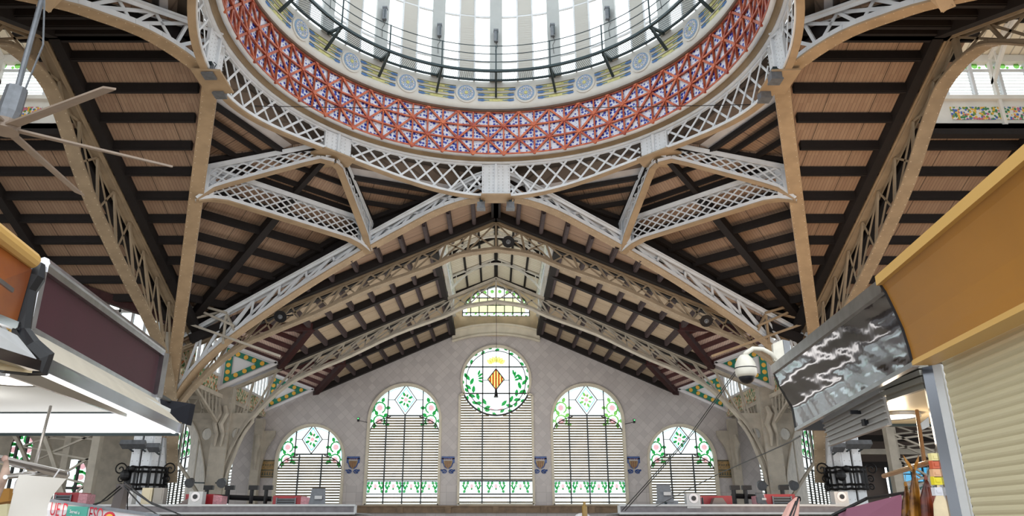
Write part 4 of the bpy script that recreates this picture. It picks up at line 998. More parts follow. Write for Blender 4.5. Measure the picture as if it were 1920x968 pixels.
# ---- columns
def riveted_shaft(b, rv, c, w_, z0, z1, rot, core=None):
    c = V(c)
    for k in range(4):
        a = rot+k*math.pi/2; n = V((math.cos(a), math.sin(a), 0)); sd = V((-n.y, n.x, 0))
        for s in (-1, 1):
            q = c+n*w_*.5+sd*w_*.27*s; b.bar(q+V((0, 0, z0)), q+V((0, 0, z1)), w_*.42, .07, n)
            for e in (-.13, .13): rv.rivets(q+sd*w_*e+n*.035+V((0, 0, z0)), q+sd*w_*e+n*.035+V((0, 0, z1)), n, .28, .028)
        core.bar(c+n*w_*.40+V((0, 0, z0)), c+n*w_*.40+V((0, 0, z1)), w_*.8, .04, n)
def basket(name, label, c, r, zc, hgt=.9):
    t = thing(name, label, 'iron basket', V(c)+V((0, 0, zc-hgt/2)), 'wrought iron baskets round the columns')
    b = MB(); c = V(c)
    for z in (zc-hgt/2, zc+hgt/2, zc+hgt*.3, zc-hgt*.3):
        b.tube([c+V((r*math.cos(i*math.pi/12), r*math.sin(i*math.pi/12), z+.02*math.sin(i*3))) for i in range(25)], .05, 6)
    b.build('hoops', BLACK, t)
    b = MB()
    for i in range(18):
        a = i*math.pi/9; p = c+V((r*math.cos(a), r*math.sin(a), 0)); b.bar(p+V((0, 0, zc-hgt/2)), p+V((0, 0, zc+hgt/2)), .07 if i % 3 else .13, .05)
    b.build('uprights', BLACK, t)
    for s in (-1, 1):
        for z, R_ in ((zc+.36, .26), (zc-.02, .16), (zc-.32, .14)):
            b = MB(); o = c+V((s*(r+R_*.9), -.2, z)); pts = [o+V((-s*R_*(1-i/22)*math.cos(i*.5), 0, R_*(1-i/22)*math.sin(i*.5))) for i in range(20)]
            b.tube(pts, .028, 5); b.build('scroll', BLACK, t)
    b = MB(); b.ball(c+V((-.5, -r, zc+.1)), .2, .12, .22); b.ball(c+V((-.25, -r, zc+.35)), .12, .1, .12); b.build('ornament', BLACK, t)
    return t
for s, nm in ((-1, 'left'), (1, 'right')):
    c = V((s*13.75, 30.3, 0))
    t = thing('column', 'white riveted steel column carrying the dome arches, %s side of the nave' % nm, 'column', c+V((0, 0, -1.6)))
    b, rv, co = MB(), MB(), MB(); riveted_shaft(b, rv, c, .92, -1.6, 5.0, math.radians(-90+s*16), co); sh = b.build('shaft', WHITE, t); rv.build('rivets', LGREY, sh); co.build('core', DARK, t)
    b = MB(); b.box(c+V((0, .1, 4.9)), .6, .6, 5.2, .3)
    b.prism([c+V((-.9*s, -.1, 3.6)), c+V((1.0*s, -.1, 3.6)), c+V((1.0*s, -.1, 7.2)), c+V((-.1*s, -.1, 7.2)), c+V((-.5*s, -.1, 5.6))], (0, .2, 0)); b.build('head', GREYP, t)
    basket('column_basket', 'black wrought iron basket with scrolls around the %s riveted column' % nm, c, .74, 1.62, .8)
    for i, (dx, dz) in enumerate(((-.42, 2.72), (.05, 2.72), (.62, 2.6))):
        dx = dx if s < 0 else -dx; q = c+V((dx, -1.0, dz))
        f = thing('floodlight', 'small grey floodlight on the %s riveted column, %s' % (nm, ('outer one', 'middle one', 'one nearest the nave')[i]), 'floodlight', q, 'floodlights on the riveted columns')
        b = MB(); b.prism([q+V((-.22, 0, -.05)), q+V((.22, 0, -.05)), q+V((.25, -.25, .12)), q+V((-.25, -.25, .12))], (0, .06, .16)); b.build('housing', GREY, f)
        b = MB(); b.bar(q+V((0, 0, 0)), q+V((0, .45, -.1)), .05); b.bar(q+V((-.24, 0, .03)), q+V((.24, 0, .03)), .03); b.build('bracket', STEEL, f)
    # second column with flared head, at the far nave truss
    c = V((s*13.95, 38.45, 0))
    t = thing('column', 'grey-beige flared column under the farther nave truss, %s side' % nm, 'column', c+V((0, 0, -1.6)))
    b, rv = MB(), MB()
    b.prism([c+V((-.42, -.3, -1.6)), c+V((.42, -.3, -1.6)), c+V((.42, .3, -1.6)), c+V((-.42, .3, -1.6))], (0, 0, 8.2))
    for e in (-.34, .34): rv.rivets(c+V((e, -.31, -1.5)), c+V((e, -.31, 6.4)), V((0, -1, 0)), .25, .026)
    b.build('shaft', GREYP, t); rv.build('rivets', LGREY, t)
    for d in (-1, 1):
        b = MB(); cur = [(.42, 0.9), (.52, 2.2), (.78, 3.2), (1.12, 4.2), (1.55, 4.9)]
        L = [c+V((d*x, -.05, z)) for x, z in smooth_tab(cur, 3)]+[c+V((d*1.5, -.05, 5.2)), c+V((d*.42, -.05, 5.2))]
        holed('bracket_web', [(x, z) for x, z in smooth_tab(cur, 3)]+[(1.55, 5.3), (.42, 5.3)], [[(.76+.26*math.cos(k*.524), 4.25+.3*math.sin(k*.524)) for k in range(12)]], c+V((0, 0, 0)), (d, 0, 0), (0, 0, 1), .12, GREYP, t)
        Q = [c+V((d*x, -.05, z)) for x, z in smooth_tab(cur, 3)]
        for p, q in zip(Q, Q[1:]): b.bar(p, q, .32, .05, (d, 0, -.3))
        b.build('flared_bracket', GREYP, t)
    for d in (-1, 1):
        b = MB(); q = c+V((d*.15, -.42, 0)); b.tube([q+V((.0, 0, 5.6)), q+V((.12, -.05, 5.2)), q+V((-.1, -.05, 4.7)), q+V((.05, 0, 4.2)), q+V((0, 0, 3.6))], [.1, .16, .14, .1, .05], 6); b.build('scroll_ornament', GREYP, t)
    # lattice brackets around the column heads
    for j, (yy, zz) in enumerate(((38.45, 6.9), (30.9, 7.0))):
        t = thing('bracket_lattice', 'beige lattice cross beam with fanned struts at the %s column head, %s side' % (('far', 'near')[j], nm), 'beam', (s*14.1, yy, 5))
        b = MB(); x0, x1 = s*13.6, s*19.5
        b.bar((x0, yy, 6.1), (x1, yy, 6.1), .18, .18); b.bar((x0, yy, 4.8), (x1, yy, 5.2), .16, .16)
        for i in range(10):
            xa, xb = x0+(x1-x0)*i/10, x0+(x1-x0)*(i+1)/10; b.bar((xa, yy, 4.85), (xb, yy, 6.1), .06, .05); b.bar((xa, yy, 6.1), (xb, yy, 4.9), .06, .05)
        b.build('cross_beam', GREYP, t)
        b = MB()
        for dy in (-1, 1):
            b.bar((s*14.1, yy, 6.1), (s*14.1, yy+dy*4.0, 6.1), .16, .2); b.bar((s*14.1, yy, 4.6), (s*14.1, yy+dy*3.9, 6.0), .14, .12)
            for i in range(1, 8): f = i/8; b.bar((s*14.1, yy+dy*4*f, 6.1), (s*14.1, yy+dy*4*max(0, f-.08), 4.6+1.4*max(0, f-.08)), .05, .05)
        b.build('fan_struts', GREYP, t)
    # aisle arches with thin soffit
    for j, (yy, xx) in enumerate(((38.6, 14.2),)):
        t = thing('aisle_arch', 'thin curved steel arch rib springing from the %s column into the aisle, %s side' % (('far', 'near')[j], nm), 'arch rib', (s*xx, yy, 1))
        pts = [(xx+.5+a*5.2, 1.2+4.2*math.sin(a*math.pi/2)) for a in [i/12 for i in range(13)]]
        b = MB()
        for a, c_ in zip(pts, pts[1:]): b.bar((s*a[0], yy, a[1]), (s*c_[0], yy, c_[1]), .22, .12)
        for i in range(1, 13, 2): b.bar((s*pts[i][0], yy, pts[i][1]), (s*pts[i][0], yy, 5.6), .06, .06)
        b.build('rib', GREYP, t)
    # pilaster at the end wall
    c = V((s*14.45, YW-.35, 0)); t = thing('pilaster', 'slim beige pilaster with console at the %s end of the gable wall' % nm, 'pilaster', c+V((0, 0, -1.6)))
    b = MB(); b.box(c+V((0, 0, 2.2)), .5, .5, 7.6)
    b.build('shaft', GREYP, t)
    b = MB(); cur = [(.25, 2.4), (.3, 3.2), (.5, 4.2), (.95, 5.0)]; Q = smooth_tab(cur, 3)
    b.prism([c+V((-s*x, 0, z)) for x, z in Q]+[c+V((-s*.95, 0, 5.3)), c+V((-s*.2, 0, 5.3))], (0, .2, 0)); b.build('console', GREYP, t)
    b = MB(); q = c+V((0, -.3, 0)); b.tube([q+V((0, 0, 5)), q+V((.1, -.1, 4.5)), q+V((0, -.05, 4)), q+V((0, 0, 3))], [.14, .18, .12, .06], 6); b.build('scroll_ornament', GREYP, t)
# struts tying the arch feet to the roof
ST = [((300, 588), 29.6, (525, 668), 29.0), ((322, 607), 29.4, (425, 583), 29.8), ((335, 562), 29.6, (425, 587), 29.4), ((335, 565), 29.6, (440, 612), 29.4), ((425, 583), 29.6, (418, 645), 29.4), ((425, 590), 29.6, (440, 620), 29.4)]
for s, nm in ((-1, 'left'), (1, 'right')):
    t = thing('tie_brace', 'crossed tan bracing bars between arch foot and corner roof, %s side' % nm, 'bracing', P(420 if s < 0 else 1440, 640, 29.5))
    for a, ya, c, yc in ST:
        p, q = P(a[0], a[1], ya), P(c[0], c[1], yc)
        if s > 0: p.x, q.x = -p.x, -q.x
        b = MB(); b.bar(p, q, .09, .09); b.build('brace', TAN if s > 0 else GREYP, t)
# ================================================================ things on the walls
def face_box(mb, c, w_, h_, y, d=.02): mb.prism([(c[0]-w_/2, y, c[1]-h_/2), (c[0]+w_/2, y, c[1]-h_/2), (c[0]+w_/2, y, c[1]+h_/2), (c[0]-w_/2, y, c[1]+h_/2)], (0, -d, 0))
for px, l in ((662, 'left of the tall left window'), (840, 'between the tall left window and the centre window'), (1013, 'between the centre window and the tall right window'), (1188, 'right of the tall right window')):
    q = P(px, 871, YW-.02); x, z = q.x, q.z; y = YW-.02
    t = thing('tile_emblem', 'blue and ochre ceramic shield %s' % l, 'emblem', (x, y, z-.5), 'ceramic shields on the end wall')
    b = MB(); face_box(b, (x, z+.38), .78, .16, y)
    for s in (-1, 1):
        face_box(b, (x+s*.34, z+.22), .12, .3, y); 
        b.tube([(x+s*(.22+.15*math.cos(a)), y-.03, z-.42+.1*math.sin(a)) for a in [i*.8 for i in range(8)]], .035, 5)
        b.tube([(x+s*.08, y-.03, z-.34), (x+s*.25, y-.03, z-.45), (x+s*.42, y-.03, z-.36), (x+s*.38, y-.03, z-.3)], .035, 5)
        b.tube([(x+s*.3, y-.03, z+.1), (x+s*.2, y-.03, z-.15), (x+s*.05, y-.03, z-.25)], .035, 5)
    b.build('blue_border', TBLUE, t)
    b = MB(); b.prism([(x-.24, y, z+.2), (x-.26, y, z), (x-.12, y, z-.22), (x, y, z-.28), (x+.12, y, z-.22), (x+.26, y, z), (x+.24, y, z+.2)], (0, -.035, 0)); b.build('ochre_shield', OCHRE, t)
    b = MB()
    for k in range(3): face_box(b, (x-.12+.12*k, z-.02), .05, .36, y-.04, .015)
    for k in range(5): b.ball((x-.26+.13*k, y-.02, z+.32), .04)
    b.build('stripes', mat('brown_glaze', lin(120, 70, 50), .3) if px == 662 else bpy.data.materials['brown_glaze'], t)
for s, nm in ((-1, 'left'), (1, 'right')):
    x0, x1 = sorted((s*14.2, s*13.45)); t = thing('tile_frieze', 'ochre and green patterned tile panel beside the %s outer window' % nm, 'tile panel', ((x0+x1)/2, YW, 2.6))
    b = MB(); y = YW-.01; b.prism([(x0, y, 2.55), (x1, y, 2.55), (x1, y, 3.6), (x0, y, 3.6)], (0, -.03, 0)); b.build('ochre_field', OCHRE, t)
    b = MB(); 
    for z in (2.62, 3.0, 3.55): face_box(b, ((x0+x1)/2, z), x1-x0, .06, y-.03)
    for k in range(5):
        b.disc((x0+.1+k*.14, y-.03, 3.3), (0, -1, 0), .04, .02, 6); b.prism([(x0+.03+k*.15, y-.03, 2.7), (x0+.15+k*.15, y-.03, 2.7), (x0+.09+k*.15, y-.03, 2.93)], (0, -.02, 0))
    b.build('dark_pattern', mat('frieze_dark', lin(70, 74, 60), .3) if s < 0 else bpy.data.materials['frieze_dark'], t)
GLED = emis('green_led', (.1, 1, .2), 3)
for px, py, s, nm in ((672, 787, 1, 'left'), (1189, 790, -1, 'right')):
    c = P(px, py, YW-.7); t = thing('wall_camera', 'tiny camera with green light on a thin arm, %s of the tall windows' % nm, 'camera', c)
    b = MB(); b.box(c, .12, .16, .24); b.build('body', BLK, t)
    b = MB(); b.bar(c+V((0, 0, -.05)), c+V((s*.3, .2, -.1)), .03); b.bar(c+V((s*.3, .2, -.1)), V((c.x+s*.5, YW, c.z-.1)), .03); b.build('arm', BLK, t)
    b = MB(); b.ball(c+V((0, -.09, .05)), .035); b.build('green_light', GLED, t)
for px, py, Y, l in ((527, 592, 30.0, 'on the left slope of the nearer nave truss'), (1323, 600, 30.0, 'on the right slope of the nearer nave truss'), (953, 452, 30.0, 'near the ridge of the nearer nave truss')):
    c = P(px, py, Y-.35); t = thing('horn_loudspeaker', 'round black horn loudspeaker %s' % l, 'loudspeaker', c, 'loudspeakers on the nave truss')
    b = MB(); d = V((0, -.8, -.6)).normalized(); b.tube([c-d*.25, c-d*.1, c+d*.12], [.1, .16, .27], 14); b.build('horn', BLK, t)
    b = MB(); b.disc(c+d*.125, d, .1, .03, 14); b.ball(c+d*.17, .06); b.build('cone_centre', GREY, t)
    b = MB(); b.bar(c+V((.28, 0, .0)), c+V((.4, .3, .1)), .06); b.bar(c+V((-.28, 0, 0)), c+V((.28, 0, 0)), .04); b.build('bracket', BLK, t)
# thin hanging cable down the middle
b = MB(); b.tube([(0.02, 26.4, 13.2), (.02, 26.38, 12.0)], .012, 4); q = P(929, 744, 37.9); b.tube([(0.02, 37.9, 11.1), (.02, 37.9, q.z)], .014, 4)
b.tube([(.02, 37.9, q.z+.35), (.02, 37.9, q.z)], [.03, .09], 8)
tag(b.build('hanging_cable', BLK), 'thin dark cable hanging in front of the round window', 'cable')
b = MB(); b.tube([(-7.6, 20.3, 12.35), (-3, 20.2, 12.2), (0, 20.2, 12.16), (4, 20.2, 12.25), (8, 20.3, 12.4)], .012, 4)
tag(b.build('span_wire', BLK), 'thin dark wire stretched across under the dome ring', 'wire')
# ---- wall at the far left seen under the left stall and trusses there
og = V((-37, 41, 0)); d = V((.93, .37, 0)).normalized(); 
def onw(px, py):   # point of the left aisle wall seen at a pixel
    r = P(px, py, 1); n = V((-d.y, d.x, 0)); return r*(og.dot(n)/r.dot(n))
def wxy(p): return ((p-og).dot(d), p.z)
holes = []; wc = []
for (xa, ya), (xb, yb) in (((8, 900), (66, 818)), ((100, 925), (166, 862))):
    a = wxy(onw(xa, ya)); b_ = wxy(onw(xb, yb)); hw = abs(b_[0]-a[0])/2; cxx = (a[0]+b_[0])/2; top = b_[1]; sp = top-hw
    holes.append([(cxx-hw, -.6), (cxx+hw, -.6)]+[(cxx+hw*math.cos(math.pi*i/16), sp+hw*math.sin(math.pi*i/16)) for i in range(17)]); wc.append((cxx, hw, sp))
ob = holed('wall_left', [(-25, -1.6), (17.5, -1.6), (17.5, 8.2), (-25, 8.2)], holes, og, d, (0, 0, 1), .4, GREYP); tag(ob, 'plain grey aisle wall with two arched windows at the far left', 'wall', kind='structure')
nn = V((d.y, -d.x, 0))
for i, (cxx, hw, sp) in enumerate(wc):
    t = thing('window_%d' % (11+i), 'arched window with floral side lights in the far left aisle wall, %s' % ('left one', 'right one')[i], 'window', og+d*cxx, kind='structure')
    b = MB(); b.prism([og+d*x+V((0, 0, z)) for x, z in holes[i]], -nn*.02); b.build('pane', CLEAR, t)
    gm, pm, b = MB(), MB(), MB()
    for s in (-1, 1):
        b.bar(og+d*(cxx+s*hw*.42)+nn*.15+V((0, 0, -.6)), og+d*(cxx+s*hw*.42)+nn*.15+V((0, 0, sp+hw*.88)), .14, .12)
        for k in range(4):
            c = og+d*(cxx+s*hw*.7)+nn*.12+V((0, 0, sp-.9+k*.62)); pm.disc(c, nn, .17, .02, 8)
            gm.tube([c+d*(.32*math.cos(v_*.7))+V((0, 0, .3*math.sin(v_*.7))) for v_ in range(8)], .08, 4)
    b.bar(og+d*(cxx-hw)+nn*.15+V((0, 0, sp-.9)), og+d*(cxx+hw)+nn*.15+V((0, 0, sp-.9)), .14, .14); b.build('glazing_bars', LEAD, t); gm.build('green_scrolls', GREEN, t); pm.build('pink_flowers', PINK, t)
# right aisle: end with blue-lit window strip and roof slats
t = thing('window_13', 'pale blue strip window with small green scroll panels seen through the right stall', 'window', P(1715, 890, 44), kind='structure')
q0, q1 = P(1668, 905, 44), P(1770, 870, 44)
BLUEG = glass('sky_blue_glass', (.30, .62, .80), .3)
b = MB(); b.prism([(q0.x, 44, q0.z), (q1.x, 44, q0.z), (q1.x, 44, q1.z), (q0.x, 44, q1.z)], (0, .03, 0)); b.build('pane', BLUEG, t)
b = MB()
for k in range(6): x = q0.x+(q1.x-q0.x)*k/5; b.bar((x, 43.95, q0.z-1), (x, 43.95, q1.z), .08, .08)
b.bar((q0.x, 43.95, q0.z), (q1.x, 43.95, q0.z), .1, .1); b.bar((q0.x, 43.95, q1.z), (q1.x, 43.95, q1.z), .1, .1); b.bar((q0.x, 43.95, q0.z+.45), (q1.x, 43.95, q0.z+.45), .06, .06); b.build('frame', STEEL, t)
motif = MB(); 
for k in range(4):
    for j in range(2):
        x = q0.x+(q1.x-q0.x)*(k+.3+.35*j)/5; motif.tube([(x+.12*math.cos(a), 43.9, q0.z-.4+.16*math.sin(a)) for a in (0, .8, 1.6, 2.4, 3.2)], .03, 4)
motif.build('green_scrolls', TGREEN, t)
b = MB(); b.prism([(q0.x, 44.05, q0.z-1), (q1.x, 44.05, q0.z-1), (q1.x, 44.05, q0.z-.05), (q0.x, 44.05, q0.z-.05)], (0, .03, 0)); b.build('white_panel', TWHITE, t)
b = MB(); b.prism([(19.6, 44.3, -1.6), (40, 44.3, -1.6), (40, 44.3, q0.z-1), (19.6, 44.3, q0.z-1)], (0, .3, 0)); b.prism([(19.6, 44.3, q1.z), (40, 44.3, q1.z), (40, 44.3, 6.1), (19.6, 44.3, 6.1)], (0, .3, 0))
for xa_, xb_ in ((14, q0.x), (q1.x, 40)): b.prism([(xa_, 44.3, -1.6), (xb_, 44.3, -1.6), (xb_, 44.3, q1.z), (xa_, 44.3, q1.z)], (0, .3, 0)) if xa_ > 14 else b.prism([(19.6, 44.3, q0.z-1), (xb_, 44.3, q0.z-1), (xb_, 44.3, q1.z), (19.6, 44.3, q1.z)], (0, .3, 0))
tag(b.build('wall_right', mat('aisle_wall_brown', lin(96, 84, 78), .7)), 'dull aisle wall around the blue strip window on the right', 'wall', kind='structure')  # one even dull brown over the whole wall
for k in range(6):
    z = 3.0+k*.55; b = MB(); b.bar((18.5, 42-k*1.5, z), (34, 42-k*1.5, z), .35, .28); o = b.build('aisle_purlin', (DARK, GREYP)[k % 2])
    tag(o, '%s horizontal purlin over the right aisle, %s from the bottom' % (('dark', 'pale')[k % 2], ('first', 'second', 'third', 'fourth', 'fifth', 'sixth')[k]), 'purlin', 'purlins of the right aisle')
# small aisle columns with arched brackets on both sides
for s, X, Y, l in ((-1, 22.5, 40, 'far left aisle'), (1, 19.6, 37.5, 'far right aisle'), (-1, 17.6, 33.5, 'near left aisle'), (1, 17.4, 33.5, 'near right aisle')):
    t = thing('aisle_column', 'slim pale steel column with curved openwork bracket in the %s' % l, 'column', (s*X, Y, -1.6))
    b = MB(); b.box((s*X, Y, 2.2), .34, .34, 7.6); b.build('shaft', GREYP, t)
    b = MB(); pts = [(X+.9+a*3.2, .8+4.2*math.sin(a*math.pi/2)) for a in [i/12 for i in range(13)]]
    for a, c_ in zip(pts, pts[1:]): b.bar((s*a[0], Y, a[1]), (s*c_[0], Y, c_[1]), .2, .16)
    for i in range(0, 12, 2): b.bar((s*pts[i][0], Y, pts[i][1]), (s*(X+.2), Y, pts[i][1]+.8), .08, .08); b.bar((s*pts[i][0], Y, pts[i][1]), (s*(X+.2), Y, pts[i][1]-.3), .08, .08)
    b.bar((s*X, Y, 5.4), (s*(X+4.5), Y, 5.4), .2, .2); b.build('bracket', GREYP, t)
# ================================================================ far stall roofs and what stands on them
def gutter(label, x0, x1, Y, pytop=948, pybot=963):
    zt, zb = P(930, pytop, Y).z, P(930, pybot, Y).z; t = thing('stall_parapet', label, 'parapet', ((x0+x1)/2, Y, -1.6))
    b = MB(); b.prism([(x0, Y, zb), (x1, Y, zb), (x1, Y, zt), (x0, Y, zt)], (0, .1, 0)); b.build('panel', mat('parapet_grey_'+str(int(x0*10)), lin(112, 108, 112), .4, .3, .25, 5), t)
    b = MB()
    for z in (zt, zb): b.bar((x0, Y-.03, z), (x1, Y-.03, z), .1, .06)
    b.bar((x0 if abs(x0) < abs(x1) else x1, Y-.03, zb), (x0 if abs(x0) < abs(x1) else x1, Y-.03, zt), .08, .06); b.build('edge_trim', LGREY, t)
    b = MB(); b.prism([(x0, Y+.1, zb-.02), (x1, Y+.1, zb-.02), (x1, Y+3, zb-.02), (x0, Y+3, zb-.02)], (0, 0, .04)); b.build('roof_deck', GREY, t)
    b = MB(); b.prism([(x0, Y+.3, -1.6), (x1, Y+.3, -1.6), (x1, Y+2.9, -1.6), (x0, Y+2.9, -1.6)], (0, 0, zb+1.55)); b.build('stall_body', mat('stall_body_'+str(int(x0*10)), lin(70, 58, 54), .6), t)
    return zt
GY = 24.0
zt = gutter('long grey metal stall parapet across the left side below the windows', P(92, 950, GY).x, P(667, 950, GY).x, GY)
gutter('long grey metal stall parapet across the right side below the windows', P(1160, 950, GY).x, P(1700, 950, GY).x, GY)
REDM = mat('red_unit_paint', lin(158, 34, 44), .4, 0, .15, 6); PINKM = mat('pink_label', lin(214, 150, 160), .5, 0, .3, 18)
def ac(label, x0, x1, y0, y1, grille, s=1, Y=GY+.6):
    a, c = P(x0, y1, Y), P(x1, y0, Y); t = thing('cooling_unit', label, 'cooling unit', ((a.x+c.x)/2, Y, a.z-.12), 'red cooling units on the stall roofs')
    z0 = a.z-.12; b = MB(); b.prism([(a.x, Y, z0), (c.x, Y, z0), (c.x, Y, c.z), (a.x, Y, c.z)], (0, .7, 0)); b.build('casing', REDM, t)
    w_ = c.x-a.x; g = MB(); gx0, gx1 = a.x+w_*grille[0], a.x+w_*grille[1]; g.prism([(gx0, Y-.03, z0+.1), (gx1, Y-.03, z0+.1), (gx1, Y-.03, c.z-.08), (gx0, Y-.03, c.z-.08)], (0, .04, 0)); g.build('grille', BLK, t)
    g = MB()
    for k in range(5): z = z0+.12+(c.z-z0-.22)*k/4; g.bar((gx0, Y-.05, z), (gx1, Y-.05, z), .03, .02)
    for x in (gx0, gx1): g.bar((x, Y-.05, z0+.08), (x, Y-.05, c.z-.06), .04, .03)
    g.build('grille_slats', GREY, t)
    g = MB(); e = c.x if s > 0 else a.x; g.prism([(e-.02*s, Y-.01, z0+.02), (e+.26*s, Y-.01, z0+.02), (e+.26*s, Y-.01, c.z-.05), (e-.02*s, Y-.01, c.z-.02)], (0, .5, 0)); g.build('label_panel', PINKM, t)
ac('red cooling unit with dark grille on the left parapet, nearest the left outer window', 510, 566, 930, 953, (.15, .8), 1)
ac('red cooling unit partly hidden behind a grey hood at the left flared column', 345, 402, 927, 953, (.6, .62), 1)
ac('red cooling unit behind the lettered sign board at the far left', 98, 150, 924, 950, (.1, .7), 1)
ac('red cooling unit on the right parapet below the right outer window', 1316, 1372, 930, 953, (.02, .03), -1)
ac('red cooling unit with dark grille at the foot of the right flared column', 1436, 1490, 927, 953, (.25, .85), -1)
def vent(label, px, py, sz=.42, Y=GY+.1):
    c = P(px, py, Y); t = thing('vent_box', label, 'ventilator', c-V((0, 0, sz*.6)), 'white ventilator boxes on the stalls')
    b = MB(); b.box(c-V((0, 0, .04)), sz, .3, sz*1.05); b.build('housing', LGREY, t)
    b = MB(); b.disc(c+V((0, -.15, .03)), (0, -1, 0), sz*.34, .03, 18); b.build('ring', TWHITE, t)
    b = MB(); b.disc(c+V((0, -.18, .03)), (0, -1, 0), sz*.17, .03, 14); b.build('nozzle', BLK, t)
vent('square white ventilator box with black nozzle in front of the left flared column', 370, 934)
vent('square white ventilator box with black nozzle below the right outer window', 1298, 937)
vent('white ventilator box with black nozzle at the left riveted column', 240, 932, .4)
vent('white ventilator box with black nozzle at the right riveted column', 1574, 934, .42)
def flood(label, px, py, Y=GY+.2, sz=.5):
    c = P(px, py, Y); t = thing('roof_floodlight', label, 'floodlight', c-V((0, 0, .4)), 'floodlights standing on the parapets')
    b = MB(); b.prism([c+V((-sz/2, -.05, -sz/2)), c+V((sz/2, -.05, -sz/2-.03)), c+V((sz/2-.06, .1, sz/2)), c+V((-sz/2+.04, .1, sz/2))], (0, .12, .03)); b.build('housing', GREY, t)
    b = MB(); b.box(c+V((.05, -.07, -.02)), sz*.45, .04, sz*.2); b.build('lamp_window', LGREY, t)
    b = MB(); b.bar(c+V((0, 0, -sz/2)), c+V((0, .05, -sz/2-.22)), .08, .05); b.build('stand', STEEL, t)
flood('square grey floodlight tilted back on the left parapet beside the red unit', 595, 932)
flood('square grey floodlight on the right parapet below the right outer window', 1247, 925)
flood('small grey floodlight behind the parapet near the right flared column', 1428, 760+175, GY+.5, .3)
b = MB(); a, c = P(345, 952, GY+.3), P(400, 928, GY+.3); b.prism([(P(322, 948, GY+.3).x, GY+.3, a.z), (P(366, 948, GY+.3).x, GY+.3, a.z), (P(366, 930, GY+.3).x, GY+.3, c.z)], (0, .5, 0))
tag(b.build('hood', mat('hood_brown', lin(120, 108, 104), .5)), 'sloping brown-grey duct hood beside the left ventilator box', 'hood')
b = MB(); a, c = P(1333, 952, GY+.3), P(1360, 934, GY+.3); b.prism([(a.x, GY+.3, a.z), (P(1368, 952, GY+.3).x, GY+.3, a.z), (P(1355, 935, GY+.3).x, GY+.3, c.z), (P(1340, 935, GY+.3).x, GY+.3, c.z)], (0, .5, 0))
tag(b.build('hood', bpy.data.materials['hood_brown']), 'trapezoid brown hood in front of the red unit on the right parapet', 'hood')
b = MB(); a, c = P(1235, 952, GY+.3), P(1270, 939, GY+.3); b.prism([(a.x, GY+.2, a.z), (c.x, GY+.2, a.z), (c.x, GY+.2, c.z), (a.x, GY+.2, c.z)], (0, .5, 0))
tag(b.build('control_box', GREY), 'low grey box under the floodlight on the right parapet', 'box')
for (xa, xb), l, u in (((355, 510), 'left', (385, 425, 470, 497)), ((1372, 1500), 'right', (1378, 1400, 1470))):
    t = thing('black_pipe', 'black pipe rail with valves along the %s stall roof' % l, 'pipe', P((xa+xb)/2, 940, GY+1.4))
    b = MB(); b.tube([P(xa, 930, GY+1.4), P(xb, 936, GY+1.4)], .08, 8); b.build('pipe', BLACK, t)
    for x in u: b = MB(); q = P(x, 945, GY+1.3); b.tube([q, q+V((0, 0, .55))], .07, 6); b.box(q+V((.05, 0, .5)), .3, .14, .14); b.build('valve', BLACK, t)
for k, (px, l, s) in enumerate(((357, 'left of the left flared column', 1), (417, 'right of the left flared column', -1), (1427, 'left of the right flared column', 1), (1487, 'right of the right flared column', -1))):
    c = P(px, 905 if px < 900 else 910, 37.4); t = thing('column_spotlight', 'small round grey spotlight %s' % l, 'spotlight', c, 'spotlights beside the flared columns')
    b = MB(); b.tube([c+V((0, .15, .08)), c+V((0, -.15, -.05))], [.16, .24], 10); b.build('housing', GREY, t); b = MB(); b.bar(c+V((0, .1, 0)), c+V((s*.5, .5, 0)), .06); b.build('arm', STEEL, t)
# ================================================================ large ceiling fan at the left
hubp = V((-7.95, 10.55, 6.0)); t = thing('ceiling_fan', 'large brown six-blade industrial ceiling fan on a grey rod at the left', 'fan', hubp)
FANW = mat('fan_blade_brown', lin(138, 122, 108), .5, 0, .12, 4)
for k, a in enumerate((33, -27, 93, 153, 213, 273)):
    a = math.radians(a); d = V((math.cos(a), math.sin(a), 0)); L = 2.55; b = MB(); tl = V((0, 0, .02))
    sd = V((-d.y, d.x, 0)); b.prism([hubp+d*.15+sd*.1+tl, hubp+d*L+sd*.1+tl*2, hubp+d*L-sd*.1-tl*2, hubp+d*.15-sd*.1-tl], (0, 0, .035)); b.build('blade', FANW, t)
b = MB(); b.tube([hubp+V((0, 0, -.05)), hubp+V((0, 0, .12))], .22, 16); b.build('hub', FANW, t)
b = MB(); b.tube([hubp+V((0, 0, .12)), hubp+V((.02, 0, .3)), hubp+V((0.05, 0, .75))], [.13, .17, .16], 10); b.build('motor_cage', GREY, t)
b = MB(); b.tube([hubp+V((.05, 0, .7)), hubp+V((.1, 0, 3.4))], .045, 8); b.tube([hubp+V((.15, 0, .5)), hubp+V((.3, 0, 1.6)), hubp+V((.12, 0, 2.6))], .015, 4); b.build('rod', GREY, t)
